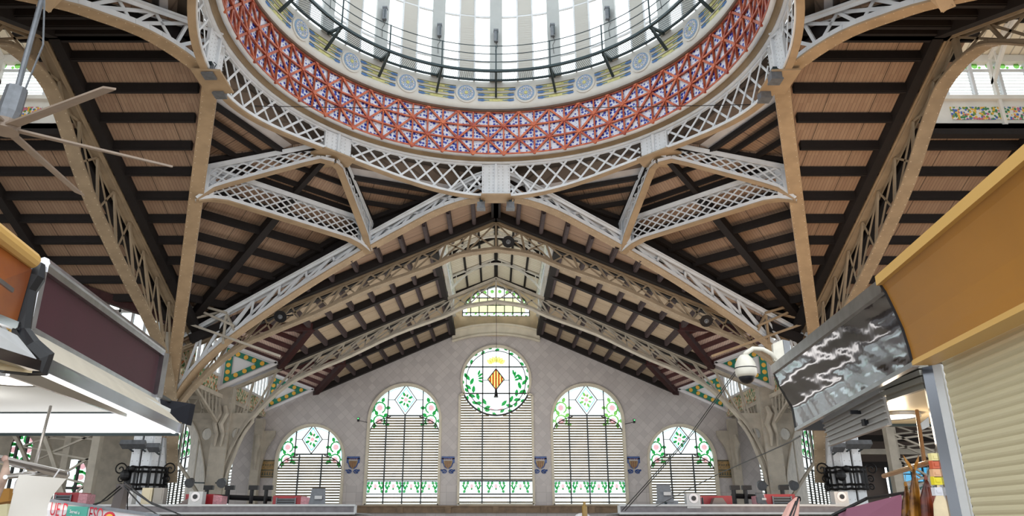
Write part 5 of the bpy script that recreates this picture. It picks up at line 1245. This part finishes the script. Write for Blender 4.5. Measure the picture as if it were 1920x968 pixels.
# ================================================================ left stall
PURP = mat('maroon_fascia', lin(66, 28, 40), .6, 0, .12, 4); BEIGE = mat('beige_fascia', lin(200, 192, 176), .5, 0, .08, 6)
ORW = mat('orange_wood', lin(150, 84, 30), .45, 0, .3, 2.5, 0, lin(118, 60, 20)); YWOOD = mat('yellow_wood', lin(158, 108, 42), .4, 0, .14, 1.2); YEDGE = mat('yellow_edge', lin(198, 158, 92), .4)
STEELL = mat('light_steel', (.72, .72, .74), .2, 1)
CEILW = mat('stall_ceiling_white', lin(214, 216, 214), .35); CEILC = mat('stall_ceiling_cream', lin(226, 208, 172), .35)
LIT = emis('lit_panel', (1, 1, 1), 1.3); WARM = emis('warm_downlight', (1, .95, .85), 3)
def loft(mb, A, B_, t_=.03, n=1):
    """thick panels between two matching section polylines"""
    for i in range(len(A)-1):
        nn = (B_[i]-A[i]).cross(A[i+1]-A[i]).normalized()*t_; mb.prism([A[i], B_[i], B_[i+1], A[i+1]], nn)
t = thing('left_stall', 'market stall top at left with maroon fascia, polished trim and lit ceiling', 'stall', (-3.4, 5.2, -1.6))
n0, n1, n2, n3 = P(86, 698, 3.9), P(93, 672, 3.9), P(55, 617, 3.86), P(80, 500, 3.84)
f0, f1, f2, f3 = P(335, 812, 6.7), P(339, 795, 6.7), P(289, 745, 6.6), P(303, 662, 6.55)
b = MB(); loft(b, [n2, n3], [f2, f3], -.05); b.build('maroon_panel', PURP, t)
b = MB(); loft(b, [n1, n2], [f1, f2], -.05); b.build('beige_panel', BEIGE, t)
b = MB(); loft(b, [n0, n1], [f0, f1], -.04); b.build('polished_strip', CHROME, t)
b = MB(); 
for p, q, w_ in ((n2, f2, .03), (n3, f3, .06)): b.bar(p, q, w_, w_)
b.tube([n3+V((0, 0, .02)), f3+V((0, 0, .02))], .035, 8); b.bar(n2, n3, .04, .04); b.bar(f2, f3, .1, .1); b.bar(f0, f1, .03, .05); b.build('steel_edging', BRUSH, t)
b = MB(); z = n0.z+.01; zc = .93
nb = V((n0.x, n0.y, zc)); fb = V((f0.x, f0.y, zc))
b.prism([V((n0.x-.02, 2.2, zc)), V((f0.x-.1, f0.y, zc)), V((-7.5, f0.y, zc)), V((-7.5, 2.2, zc))], (0, 0, .03)); b.build('ceiling_panel', CEILW, t)
b = MB(); b.bar(n0+V((-.035, 0, 0)), f0+V((-.035, 0, 0)), .022, .02); b.build('light_strip', LIT, t)
b = MB(); b.bar(n0+V((-.2, 0, .02)), f0+V((-.2, -.6, .1)), .02, .08); b.build('ceiling_rail', STEELL, t)
b = MB(); b.prism([V((f0.x, f0.y, f0.z-.005)), V((-7.5, f0.y, f0.z-.005)), V((-7.5, f0.y, .925)), V((f0.x-.4, f0.y, .925))], (0, .05, 0)); b.build('lit_end_panel', LIT, t)
b = MB(); b.bar((f0.x, f0.y-.01, f0.z-.015), (-7.5, f0.y-.01, f0.z-.015), .03, .025); b.bar((f0.x-.4, f0.y-.01, .925), (-7.5, f0.y-.01, .925), .02, .012); b.build('end_trim', STEEL, t)
q = P(8, 752, 5.0); q.z = .915; b = MB(); b.disc((q.x, q.y, .925), (0, 0, -1), .19, .02, 24); b.build('downlight', WARM, t)
b = MB(); b.lathe([(.19, .93), (.215, .93), (.215, .9), (.19, .905)], (q.x, q.y, 0), 24); b.build('downlight_ring', BRUSH, t)
b = MB(); h0 = P(95, 762, 5.4); b.tube([h0, P(66, 872, 5.2)], .011, 8); b.build('hanging_rod', STEELL, t)
b = MB(); c1, c2 = P(-30, 855, 4.2), P(122, 890, 5.1); b.tube([c1, c2], .024, 10); b.ball(c2, .03); b.tube([P(-30, 900, 4.2), P(70, 885, 5.0)], .012, 8); b.tube([P(10, 895, 4.2), P(90, 888, 5.0)], .012, 8); b.build('hanging_rail', STEELL, t)
t.name = 'market_stall'; WL['market_stall'] = WL['left_stall']
# nearer stall module, cut by the frame
t = thing('stall_canopy', 'nearer stall canopy at the left edge with orange wood panel and yellow roll edge', 'stall', (-3, 3.1, -1.6))
S = lambda px, py, Y: P(px, py, Y)
b = MB(); b.prism([S(-90, 400, 2.9), S(60, 505, 3.65), S(32, 604, 3.65), S(-90, 560, 2.9)], (-.05, .02, 0)); b.build('orange_panel', ORW, t)
b = MB(); b.tube([S(-90, 372, 2.85), S(58, 487, 3.62)], .045, 12); b.ball(S(58, 487, 3.62), .045); b.build('yellow_roll_edge', YEDGE, t)
b = MB(); b.prism([S(-90, 585, 2.9), S(30, 640, 3.62), S(66, 684, 3.62), S(-90, 640, 2.9)], (0, 0, .03)); b.build('grey_underside', LGREY, t)
b = MB(); b.bar(S(-90, 640, 2.9), S(66, 686, 3.62), .05, .05); b.bar(S(-90, 566, 2.9), S(32, 612, 3.64), .03, .04); b.build('polished_strip', CHROME, t)
b = MB(); cur = [S(74, 497, 3.72), S(66, 520, 3.7), S(50, 545, 3.7), S(44, 590, 3.7), S(40, 622, 3.7), S(58, 650, 3.7), S(82, 672, 3.74), S(78, 690, 3.74), S(50, 694, 3.74), S(4, 692, 3.6)]
b.tube(cur, [.03, .05, .05, .045, .045, .05, .055, .05, .03, .02], 8); b.build('black_end_cap', BLK, t)
b = MB(); b.bar(S(-20, 512, 3.1), S(24, 545, 3.3), .01, .02); b.build('panel_slot', BRUSH, t)
b = MB(); b.prism([S(-40, 690, 3.2), S(60, 700, 3.7), S(-40, 650, 3.2)], (0, 0, .02)); b.tube([S(2, 684, 3.4), S(20, 680, 3.45), S(45, 686, 3.5)], .008, 5); b.build('soffit', CEILC, t)
# black screen
c0_, c1_ = P(300, 750, 8.2), P(357, 795, 8.2); t = thing('monitor', 'black flat screen hung behind the end of the left stall', 'monitor', P(330, 775, 8.2))
b = MB(); b.prism([P(300, 748, 8.2), P(358, 757, 8.4), P(350, 797, 8.4), P(303, 775, 8.2)], (.02, .08, 0)); b.build('screen', mat('screen_dark', lin(14, 17, 28), .85), t)
b = MB(); b.bar(P(318, 752, 8.3), P(300, 742, 6.75), .03); b.build('bracket', BLACK, t)
# paper sheet, meat, sign boards
t = thing('paper_sheet', 'large curled white paper sheet hanging from the left rail', 'paper', P(50, 960, 4.3))
b = MB(); cols = []
for i in range(9):
    f = i/8; l_ = P(36-36*f**.8, 890+150*f, 4.2-.15*math.sin(f*3)); r_ = P(124-36*min(1, f*3.2), 898+142*f, 4.6-.2*math.sin(f*2.5)); cols.append([l_.lerp(r_, g/8)+V((0, -.06*math.sin(g/8*math.pi), 0)) for g in range(9)])
fl_ = [p for r_ in cols for p in r_]; bk = [p+V((0, .004, 0)) for p in fl_]
b.add(fl_+bk, [(i*9+g, i*9+g+1, (i+1)*9+g+1, (i+1)*9+g) for i in range(8) for g in range(8)]+[(81+i*9+g, 81+(i+1)*9+g, 81+(i+1)*9+g+1, 81+i*9+g+1) for i in range(8) for g in range(8)])
b.build('sheet', mat('paper', lin(226, 222, 216), .7), t, True)
b = MB()
for px in (47, 112): b.tube([P(px, 880, 4.6), P(px-18, 905, 4.5), P(px-22, 925, 4.5)], .004, 4)
b.build('string', TWHITE, t)
t = thing('hanging_meat', 'piece of pale reddish cured meat hanging at the left edge', 'meat', P(4, 910, 4.3)); b = MB(); q = P(3, 905, 4.3); b.tube([q+V((0, 0, .12)), q+V((.01, 0, .05)), q+V((-.02, 0, -.06)), q+V((-.01, 0, -.14))], [.01, .025, .03, .01], 10)
b.build('meat', mat('cured_meat', lin(206, 176, 160), .6, 0, .4, 18), t, True)
b = MB(); q = P(9, 860, 4.3); b.ball(q, .018, .012, .018); b.build('knot', mat('meat_fat', lin(206, 170, 160), .5), t)
t = thing('crate', 'brown cardboard crate edge at the far left below the rail', 'crate', P(5, 925, 5)); b = MB(); b.prism([P(-30, 948, 5), P(16, 940, 5), P(18, 916, 5), P(-30, 918, 5)], (0, .3, 0)); b.build('board', mat('cardboard', lin(176, 128, 62), .7), t)
b = MB(); b.prism([P(-30, 980, 4.9), P(12, 980, 4.9), P(14, 945, 4.9), P(-30, 950, 4.9)], (0, .1, 0)); b.build('yellow_cloth', mat('pale_cloth', lin(222, 216, 178), .7), t)
SY = 13.; t = thing('sign_board', 'white sign board with red capital letters at the lower left', 'sign', P(160, 960, SY))
a, c = P(95, 940, SY), P(300, 967, SY); sd = (P(260, 962, SY)-P(95, 940, SY)).normalized()
tl, tr = P(92, 938, SY), P(300, 968, SY+.2); b = MB(); b.prism([tl, tr, tr-V((0, 0, .8)), tl-V((0, 0, .8))], (0, .08, 0)); b.build('board', TWHITE, t)
b = MB(); b.bar(tl+V((0, -.02, 0)), tr+V((0, -.02, 0)), .05, .05); b.build('edge', GREY, t)
b = MB(); b.prism([tl+V((0, .05, -.7)), tr+V((0, .05, -.7)), tr+V((0, 1.5, -.7)), tl+V((0, 1.5, -.7))], (0, 0, -(tl.z-.7+1.6))); b.build('counter', mat('counter_grey', lin(90, 86, 84), .6), t)
RL = mat('red_letters', lin(190, 24, 52), .4)
ux = (tr-tl).normalized(); uy = V((0, 0, 1)); 
for body, px, py in (('UE', 94, 966), ('D', 116, 969), ('ESO', 166, 976)):
    text_mesh('lettering', body, .31, P(px, py, SY)+V((0, -.03, 0)), ux, uy, RL, t, sx=.42)
t = thing('teal_sign', 'small teal sign with white script in front of the red lettering', 'sign', P(145, 960, SY-.2)); b = MB()
p, q = P(127, 949, SY-.2), P(165, 951, SY-.2); b.prism([p, q, q-V((0, 0, .5)), p-V((0, 0, .5))], (0, .03, 0)); b.build('board', mat('teal_board', lin(64, 150, 134), .4), t)
text_mesh('script', 'Servei a', .075, P(131, 962, SY-.2)+V((0, -.012, 0)), V((ux.x, 0, ux.z)), uy, TWHITE, t, .002, .7); text_mesh('script', 'domicili', .075, P(131, 972, SY-.2)+V((0, -.01, 0)), V((ux.x, 0, ux.z)), uy, TWHITE, t, .002, .7)
t = thing('round_badge', 'small red and yellow round badge at the edge of the sign board', 'badge', P(205, 966, SY-.1)); b = MB(); b.disc(P(205, 972, SY-.1), (0, -1, 0), .1, .02, 16); b.build('red_ring', RL, t); b = MB(); b.disc(P(205, 972, SY-.13), (0, -1, 0), .065, .02, 16); b.build('yellow_disc', TYEL, t)
# dark post with cables next to the left riveted column
t = thing('cable_post', 'dark square post with a bundle of slack cables near the left riveted column', 'post', P(212, 960, 16)); b = MB(); b.prism([P(205, 962, 16), P(222, 962, 16), P(236, 908, 16), P(219, 908, 16)], (0, .25, 0)); b.build('post', mat('post_dark', lin(64, 60, 62), .5), t)
b = MB()
for p, q in (((232, 912), (300, 968)), ((232, 910), (345, 968)), ((228, 915), (175, 946)), ((240, 915), (240, 968)), ((234, 905), (330, 962)), ((225, 912), (150, 960))):
    A_, B2 = P(*p, 15.9), P(*q, 15); m_ = (A_+B2)/2-V((0, 0, .08)); b.tube([A_, m_, B2], .014, 4)
b.build('cables', BLACK, t)
for px, l, col in ((278, 'cream upright box left of the louvred window', lin(206, 196, 168)), (300, 'grey upright box beside the cream box on the left stall roof', lin(150, 146, 140))):
    c = P(px, 935, GY+.3); b = MB(); b.box(c, .32, .3, .62); b.box(c+V((0, -.16, .1)), .22, .02, .3); tag(b.build('upright_box', mat('box_%d' % px, col, .5)), l, 'box')
# ================================================================ right stall
t = thing('shuttered_stall', 'market stall at right with yellow wood fascia, polished canopy and cream roller shutter', 'stall', (3.2, 4.6, -1.6))
def sec(Y, x0):   # concave fascia profile (x, h) from top to bottom at distance Y
    return [V((x0-.06, Y, 1.41)), V((x0-.035, Y, 1.36)), V((x0+.0, Y, 1.24)), V((x0+.03, Y, 1.12)), V((x0+.045, Y, 1.0)), V((x0+.05, Y, .92))]
xa = lambda Y: 2.47+.13*(Y-4.42)
A_, B2 = sec(2.2, xa(2.2)), sec(4.42, xa(4.42))
b = MB(); loft(b, A_, B2, -.04); b.build('wood_fascia', YWOOD, t)
b = MB(); b.bar(A_[0]+V((.02, 0, .02)), B2[0]+V((.02, 0, .02)), .09, .06); b.bar(A_[-1]+V((.06, 0, -.01)), B2[-1]+V((.06, 0, -.01)), .13, .03); b.build('wood_edge', YEDGE, t)
b = MB(); b.tube([p+V((-.005, 0, 0)) for p in B2], .008, 5); b.build('black_joint', BLK, t)
# polished canopy
TL = [P(1659, 541, 4.44), P(1683, 572, 4.44), P(1700, 610, 4.46), P(1711, 648, 4.47), P(1717, 683, 4.48)]
TR = [P(1452, 697, 7.4), P(1462, 722, 7.4), P(1474, 742, 7.42), P(1487, 765, 7.45), P(1494, 806, 7.5)]
b = MB(); m = 60; nr = 17; rows = []
def along(L, f):
    k = min(int(f*4), 3); return L[k].lerp(L[k+1], f*4-k)
for i in range(nr):
    f = i/(nr-1); a_, c_ = along(TL, f), along(TR, f)
    rows.append([a_.lerp(c_, j/m)+V((.0035*math.sin(j*.42+i*.9)*math.sin(j*.17-i*.5)+.002*math.sin(j*1.1+i*1.7), 0, 0)) for j in range(m+1)])
fl_ = [p for r_ in rows for p in r_]; bk = [p+V((.03, 0, 0)) for p in fl_]; w1 = m+1; n_ = len(fl_)
b.add(fl_+bk, [(i*w1+j, (i+1)*w1+j, (i+1)*w1+j+1, i*w1+j+1) for i in range(nr-1) for j in range(m)]+[(n_+i*w1+j, n_+i*w1+j+1, n_+(i+1)*w1+j+1, n_+(i+1)*w1+j) for i in range(nr-1) for j in range(m)])
b.build('polished_canopy', CHROME, t, True)
b = MB(); b.bar(TL[0]+V((0, 0, .02)), TR[0]+V((0, 0, .02)), .05, .09); b.bar(TL[-1], TR[-1], .04, .03); b.build('steel_edging', BRUSH, t)
b = MB(); b.prism([TR[0], TR[1], TR[2], TR[3], TR[4], TR[4]+V((.5, .1, 0)), TR[0]+V((.5, .1, 0))], (0, .05, 0)); b.build('end_cap', BLK, t)
# cream roller shutter
b = MB(); sx0 = lambda Y: 2.75+.13*(Y-4.5)
z = 1.0; step = .048
while z > -1.55:
    for k in range(4):
        a0, a1 = k/4, (k+1)/4; bulge = lambda f: .008*math.sin(math.pi*f)
        zA, zB = z-step*a0, z-step*a1
        b.prism([(sx0(2.2)-bulge(a0), 2.2, zA), (sx0(4.5)-bulge(a0), 4.5, zA), (sx0(4.5)-bulge(a1), 4.5, zB), (sx0(2.2)-bulge(a1), 2.2, zB)], (.01, 0, 0))
    z -= step
b.build('roller_shutter', mat('cream_shutter', lin(190, 181, 150), .45), t)
# steel corner post
b = MB(); q = [P(1727, 684, 4.62), P(1746, 678, 4.55), P(1760, 672, 4.5)]
def vline(p): r = (p.x/p.y); return lambda z: V((p.x, p.y, z))
b.prism([(q[0].x, q[0].y, -1.6), (q[1].x, q[1].y, -1.6), (q[1].x+.1, q[1].y+.1, -1.6), (q[0].x+.06, q[0].y+.12, -1.6)], (0, 0, 2.52)); b.build('corner_post', mat('dark_steel', (.16, .17, .19), .22, 1), t)
b = MB(); b.prism([(q[1].x, q[1].y, -1.6), (q[2].x, q[2].y, -1.6), (q[2].x+.03, q[2].y+.02, -1.6), (q[1].x+.03, q[1].y+.06, -1.6)], (0, 0, 2.52)); b.build('shutter_guide', LGREY, t)
# second shutter, half rolled
b = MB()
tp, bp = [P(1543, 786, 7.0), P(1650, 724, 5.55)], [P(1556, 836, 7.0), P(1668, 796, 5.55)]
nS = 6
for k in range(nS):
    f0_, f1_ = k/nS, (k+1)/nS; g = lambda i, f: tp[i].lerp(bp[i], f)
    b.prism([g(0, f0_), g(1, f0_), g(1, f1_-.02), g(0, f1_-.02)], (.02, 0, 0)); b.bar(g(0, f1_), g(1, f1_), .035, .012)
b.build('grey_shutter', mat('grey_shutter_paint', lin(146, 144, 142), .4, .2), t)
b = MB(); b.box(bp[1].lerp(bp[0], .3)+V((-.02, -.02, .07)), .05, .05, .05); b.box(tp[1].lerp(bp[0], .35)+V((-.03, 0, -.02)), .1, .02, .03); b.build('shutter_lock', BLK, t)
b = MB(); a_, c_ = P(1648, 712, 5.5), P(1722, 680, 4.75)
for k in range(3): o_ = V((0.02, 0, -.045*k)); b.bar(a_+o_+V((0, 0, -.02)), c_+o_+V((0, 0, -.02)), .05, .035)
b.prism([a_+V((0.03, 0, 0)), c_+V((.03, 0, 0)), c_+V((.03, 0, -.16)), a_+V((.03, 0, -.16))], (.03, 0, 0)); b.build('shutter_housing', mat('housing_grey', lin(128, 126, 118), .4, .2), t)
zc = .86; b = MB(); far_y = 6.95
b.prism([(xa(4.6)+.28, 4.6, zc), (xa(far_y)+.4, far_y, zc), (7.5, far_y, zc), (7.5, 4.6, zc)], (0, 0, .03)); b.build('ceiling_panel', CEILC, t)
b = MB(); b.bar((xa(far_y)+.3, far_y, zc-.01), (7.5, far_y, zc-.01), .03, .03); b.build('ceiling_edge', STEEL, t)
q = P(1676, 777, 5.6); q = q*(zc/q.z); b = MB(); b.disc((q.x, q.y, zc-.002), (0, 0, -1), .17, .012, 24); b.build('downlight', WARM, t)
b = MB(); b.lathe([(.17, zc), (.2, zc), (.2, zc-.03), (.17, zc-.025)], (q.x, q.y, 0), 24); b.build('downlight_ring', BRUSH, t)
COPT = mat('copper_tube', lin(196, 154, 118), .25, .8)
b = MB(); b.tube([P(1719, 770, 5.5), P(1733, 866, 5.3)], .014, 8); b.tube([P(1657, 893, 6.0), P(1760, 862, 5.0)], .018, 8); b.build('hanging_rail', COPT, t)
lamp('stall_lamp', 'POINT', (q.x, q.y, zc-.15), 14, (1, .82, .6), .1)
lamp('stall_lamp_white', 'POINT', (-4.0, 5.6, .6), 8, (1, .97, .93), .1)
# hanging smoked fish
FISH = mat('smoked_fish', lin(176, 122, 44), .3, .3, .6, 7, .3, lin(60, 28, 12)); FISHR = mat('smoked_fish_red', lin(126, 52, 24), .35, .1, .6, 8, .3, lin(50, 16, 8)); FISHW = mat('salt_fish', lin(222, 204, 170), .6, 0, .15, 10)
for k, (px, top, bot_, wd_, m_, l) in enumerate(((1703, 912, 1010, 13, FISH, 'golden smoked fish at the left of the hanging row'), (1717, 880, 1010, 12, FISH, 'golden smoked fish with forked tail up, second in the hanging row'), (1741, 900, 1015, 15, FISHR, 'dark red-brown smoked fish, third in the hanging row'), (1765, 918, 1010, 13, FISHW, 'pale salted fish nearest the steel post'))):
    Y = 5.35-.08*k; p0, p1 = P(px-4, top, Y), P(px+(8 if k == 2 else 4), bot_, Y); t2 = thing('hanging_fish', l, 'fish', p0, 'fish hanging from the right stall rail')
    sc = wd_*Y/F; fr_ = (0, .12, .3, .55, .8, 1); ws = (.18, .35, .75, 1, .95, .6) if k < 2 else (.12, .5, 1, 1.05, .9, .5)
    L = [p0.lerp(p1, f) for f in fr_]; b = MB(); vs = []
    n = 12
    for i, p in enumerate(L): vs += [p+V((math.cos(2*math.pi*j/n)*sc*ws[i], math.sin(2*math.pi*j/n)*sc*ws[i]*.45, 0)) for j in range(n)]
    b.add(vs, [(i*n+j, i*n+(j+1) % n, (i+1)*n+(j+1) % n, (i+1)*n+j) for i in range(5) for j in range(n)]+[tuple(range(n)), tuple(range(6*n-1, 5*n-1, -1))]); b.build('body', m_, t2, True)
    b = MB()
    if k == 1:
        for s in (-1, 1): b.prism([p0+V((0, 0, -.04)), p0+V((s*.045, 0, .05)), p0+V((s*.055, 0, .095)), p0+V((s*.012, 0, .03))], (0, .006, 0))
    else: b.prism([p0+V((-.012, 0, 0)), p0+V((.012, 0, 0)), p0+V((.006, 0, .03)), p0+V((-.006, 0, .03))], (0, .006, 0))
    b.build('tail', m_, t2)
    b = MB()
    if k != 3: 
        for s in (-.5, 0, .5): b.bar(L[1]+V((s*sc*.6, -sc*.35, 0)), L[4]+V((s*sc, -sc*.48, 0)), .004, .004)
    b.prism([L[3]+V((-sc*.9, 0, 0)), L[3]+V((-sc*1.5, 0, -.05)), L[3]+V((-sc*.9, 0, -.08))], (0, .005, 0)); b.build('fin', m_, t2)
    b = MB(); r_ = P(px-6+4*k*.5, 887-6*k, Y+.1); b.tube([p0+V((0, 0, .02)), (p0+r_)/2, r_], .0025, 4); b.build('string', BRUSH, t2)
# small packets stacked beside the post
for k, (py, col, l) in enumerate(((858, (226, 214, 150), 'pale yellow price packet, topmost beside the steel post'), (872, (196, 92, 60), 'red-brown packet under the pale yellow one'), (888, (220, 170, 130), 'peach packet in the middle of the stack beside the post'), (902, (224, 208, 40), 'bright yellow packet beside the steel post'), (922, (206, 206, 214), 'pale grey packet, lowest beside the steel post'))):
    c = P(1751+k*1.5, py, 4.9); b = MB(); b.box(c, .05, .04, .05); b.box(c+V((0, -.022, 0)), .028, .004, .018); tag(b.build('packet', mat('packet_%d' % k, lin(*col), .5)), l, 'packet', 'packets beside the steel post')
b = MB(); b.prism([P(1727, 800-6, 5.2), P(1741, 782, 5.2), P(1743, 800, 5.2), P(1730, 806, 5.2)], (0, .01, 0)); tag(b.build('ceiling_tag', LGREY), 'small grey-white card by the copper tube under the right stall ceiling', 'card')
# mauve awning
t = thing('awning', 'mauve fabric awning between the right column and the hanging fish', 'awning', P(1640, 950, 9))
b = MB(); b.prism([P(1574, 958, 9.5), P(1690, 928, 8.0), P(1700, 1000, 8.0), P(1574, 1000, 9.5)], (0, .03, .0)); b.build('fabric', mat('mauve_fabric', lin(150, 96, 120), .7), t)
b = MB(); b.tube([P(1560, 967, 9.4), P(1625, 935, 9.2), P(1700, 925, 8)], .02, 5); b.build('black_cable', BLACK, t)
t = thing('folded_umbrella', 'folded pink and black striped cloth standing in front of the right parapet', 'cloth', P(1484, 960, 12))
b = MB(); b.tube([P(1496, 934, 12), P(1488, 950, 12), P(1478, 985, 12)], [.03, .09, .14], 8); b.build('cloth', mat('striped_cloth', lin(206, 160, 150), .7), t)
b = MB(); b.bar(P(1497, 934, 11.95), P(1482, 985, 11.86), .02, .02); b.bar(P(1493, 940, 11.93), P(1474, 985, 11.86), .02, .02); b.build('black_stripes', BLK, t)
# dome camera with junction box
t = thing('dome_camera', 'white hanging dome security camera on a curved arm beside the right canopy', 'camera', P(1398, 725, 8))
CW = mat('camera_white', lin(206, 202, 190), .4, 0, .15, 8); c = P(1398, 690, 8); s_ = 8/F/.99
b = MB(); b.lathe([(.0, c.z+.145), (.045, c.z+.14), (.08, c.z+.10), (.108, c.z+.04), (.116, c.z-.02), (.112, c.z-.07), (.095, c.z-.1), (0, c.z-.1)], (c.x, c.y, 0), 24, closed=False); b.build('housing', CW, t, True)
b = MB(); b.lathe([(.117, c.z+.0), (.12, c.z-.005), (.117, c.z-.01)], (c.x, c.y, 0), 24); b.build('seam', BLK, t)
b = MB(); b.ball((c.x, c.y, c.z-.09), .088, .088, .085, 16, 10); b.build('dark_dome', BLK, t, True)
b = MB(); b.tube([c+V((0, 0, .14)), P(1400, 662, 8), P(1412, 654, 8), P(1430, 655, 8), P(1447, 664, 8), P(1455, 676, 8)], .026, 8); b.build('arm', CW, t, True)
t = thing('junction_box', 'beige square box holding the dome camera arm', 'box', P(1463, 680, 8)); b = MB(); b.prism([P(1449, 645, 7.98), P(1467, 637, 7.98), P(1472, 675, 7.98), P(1463, 682, 7.98), P(1452, 676, 7.98)], (.02, .1, .01)); b.build('front', CW, t)
b = MB(); b.prism([P(1468, 637, 8.0), P(1481, 640, 8.2), P(1484, 670, 8.2), P(1472, 676, 8.0)], (0, .05, 0)); b.build('back', GREY, t)
b = MB(); b.tube([P(1166, 958, 20), P(1290, 820, 14), P(1412, 650, 8)], [.012, .008, .005], 4); b.tube([P(1172, 958, 20), P(1300, 812, 14), P(1400, 672, 8)], [.012, .008, .005], 4); tag(b.build('slack_cables', BLACK), 'pair of thin black cables running up to the dome camera', 'cable')
b = MB(); b.tube([P(1230, 950, 20), P(1345, 890, 15), P(1480, 830, 9), P(1500, 818, 7.6)], .008, 4); tag(b.build('thin_wire', BLACK), 'single thin black wire from the right parapet to the canopy end', 'wire')
c = P(1092, 965, 20); t = thing('person', 'person in a white top at the bottom edge below the tall right window', 'person', c)
b = MB(); b.ball(c+V((0, 0, -.1)), .22, .15, .14, 14, 8); b.build('white_top', TWHITE, t, True)
t = thing('bottle', 'small amber bottle standing on the counter below the tall right window', 'bottle', P(1096, 955, 20)); c = P(1096, 952, 19.8); b = MB(); b.tube([c+V((0, 0, -.22)), c+V((0, 0, .02)), c+V((0, 0, .06)), c+V((0, 0, .14))], [.07, .07, .035, .035], 10); b.build('glass', mat('amber', lin(150, 120, 60), .3), t)
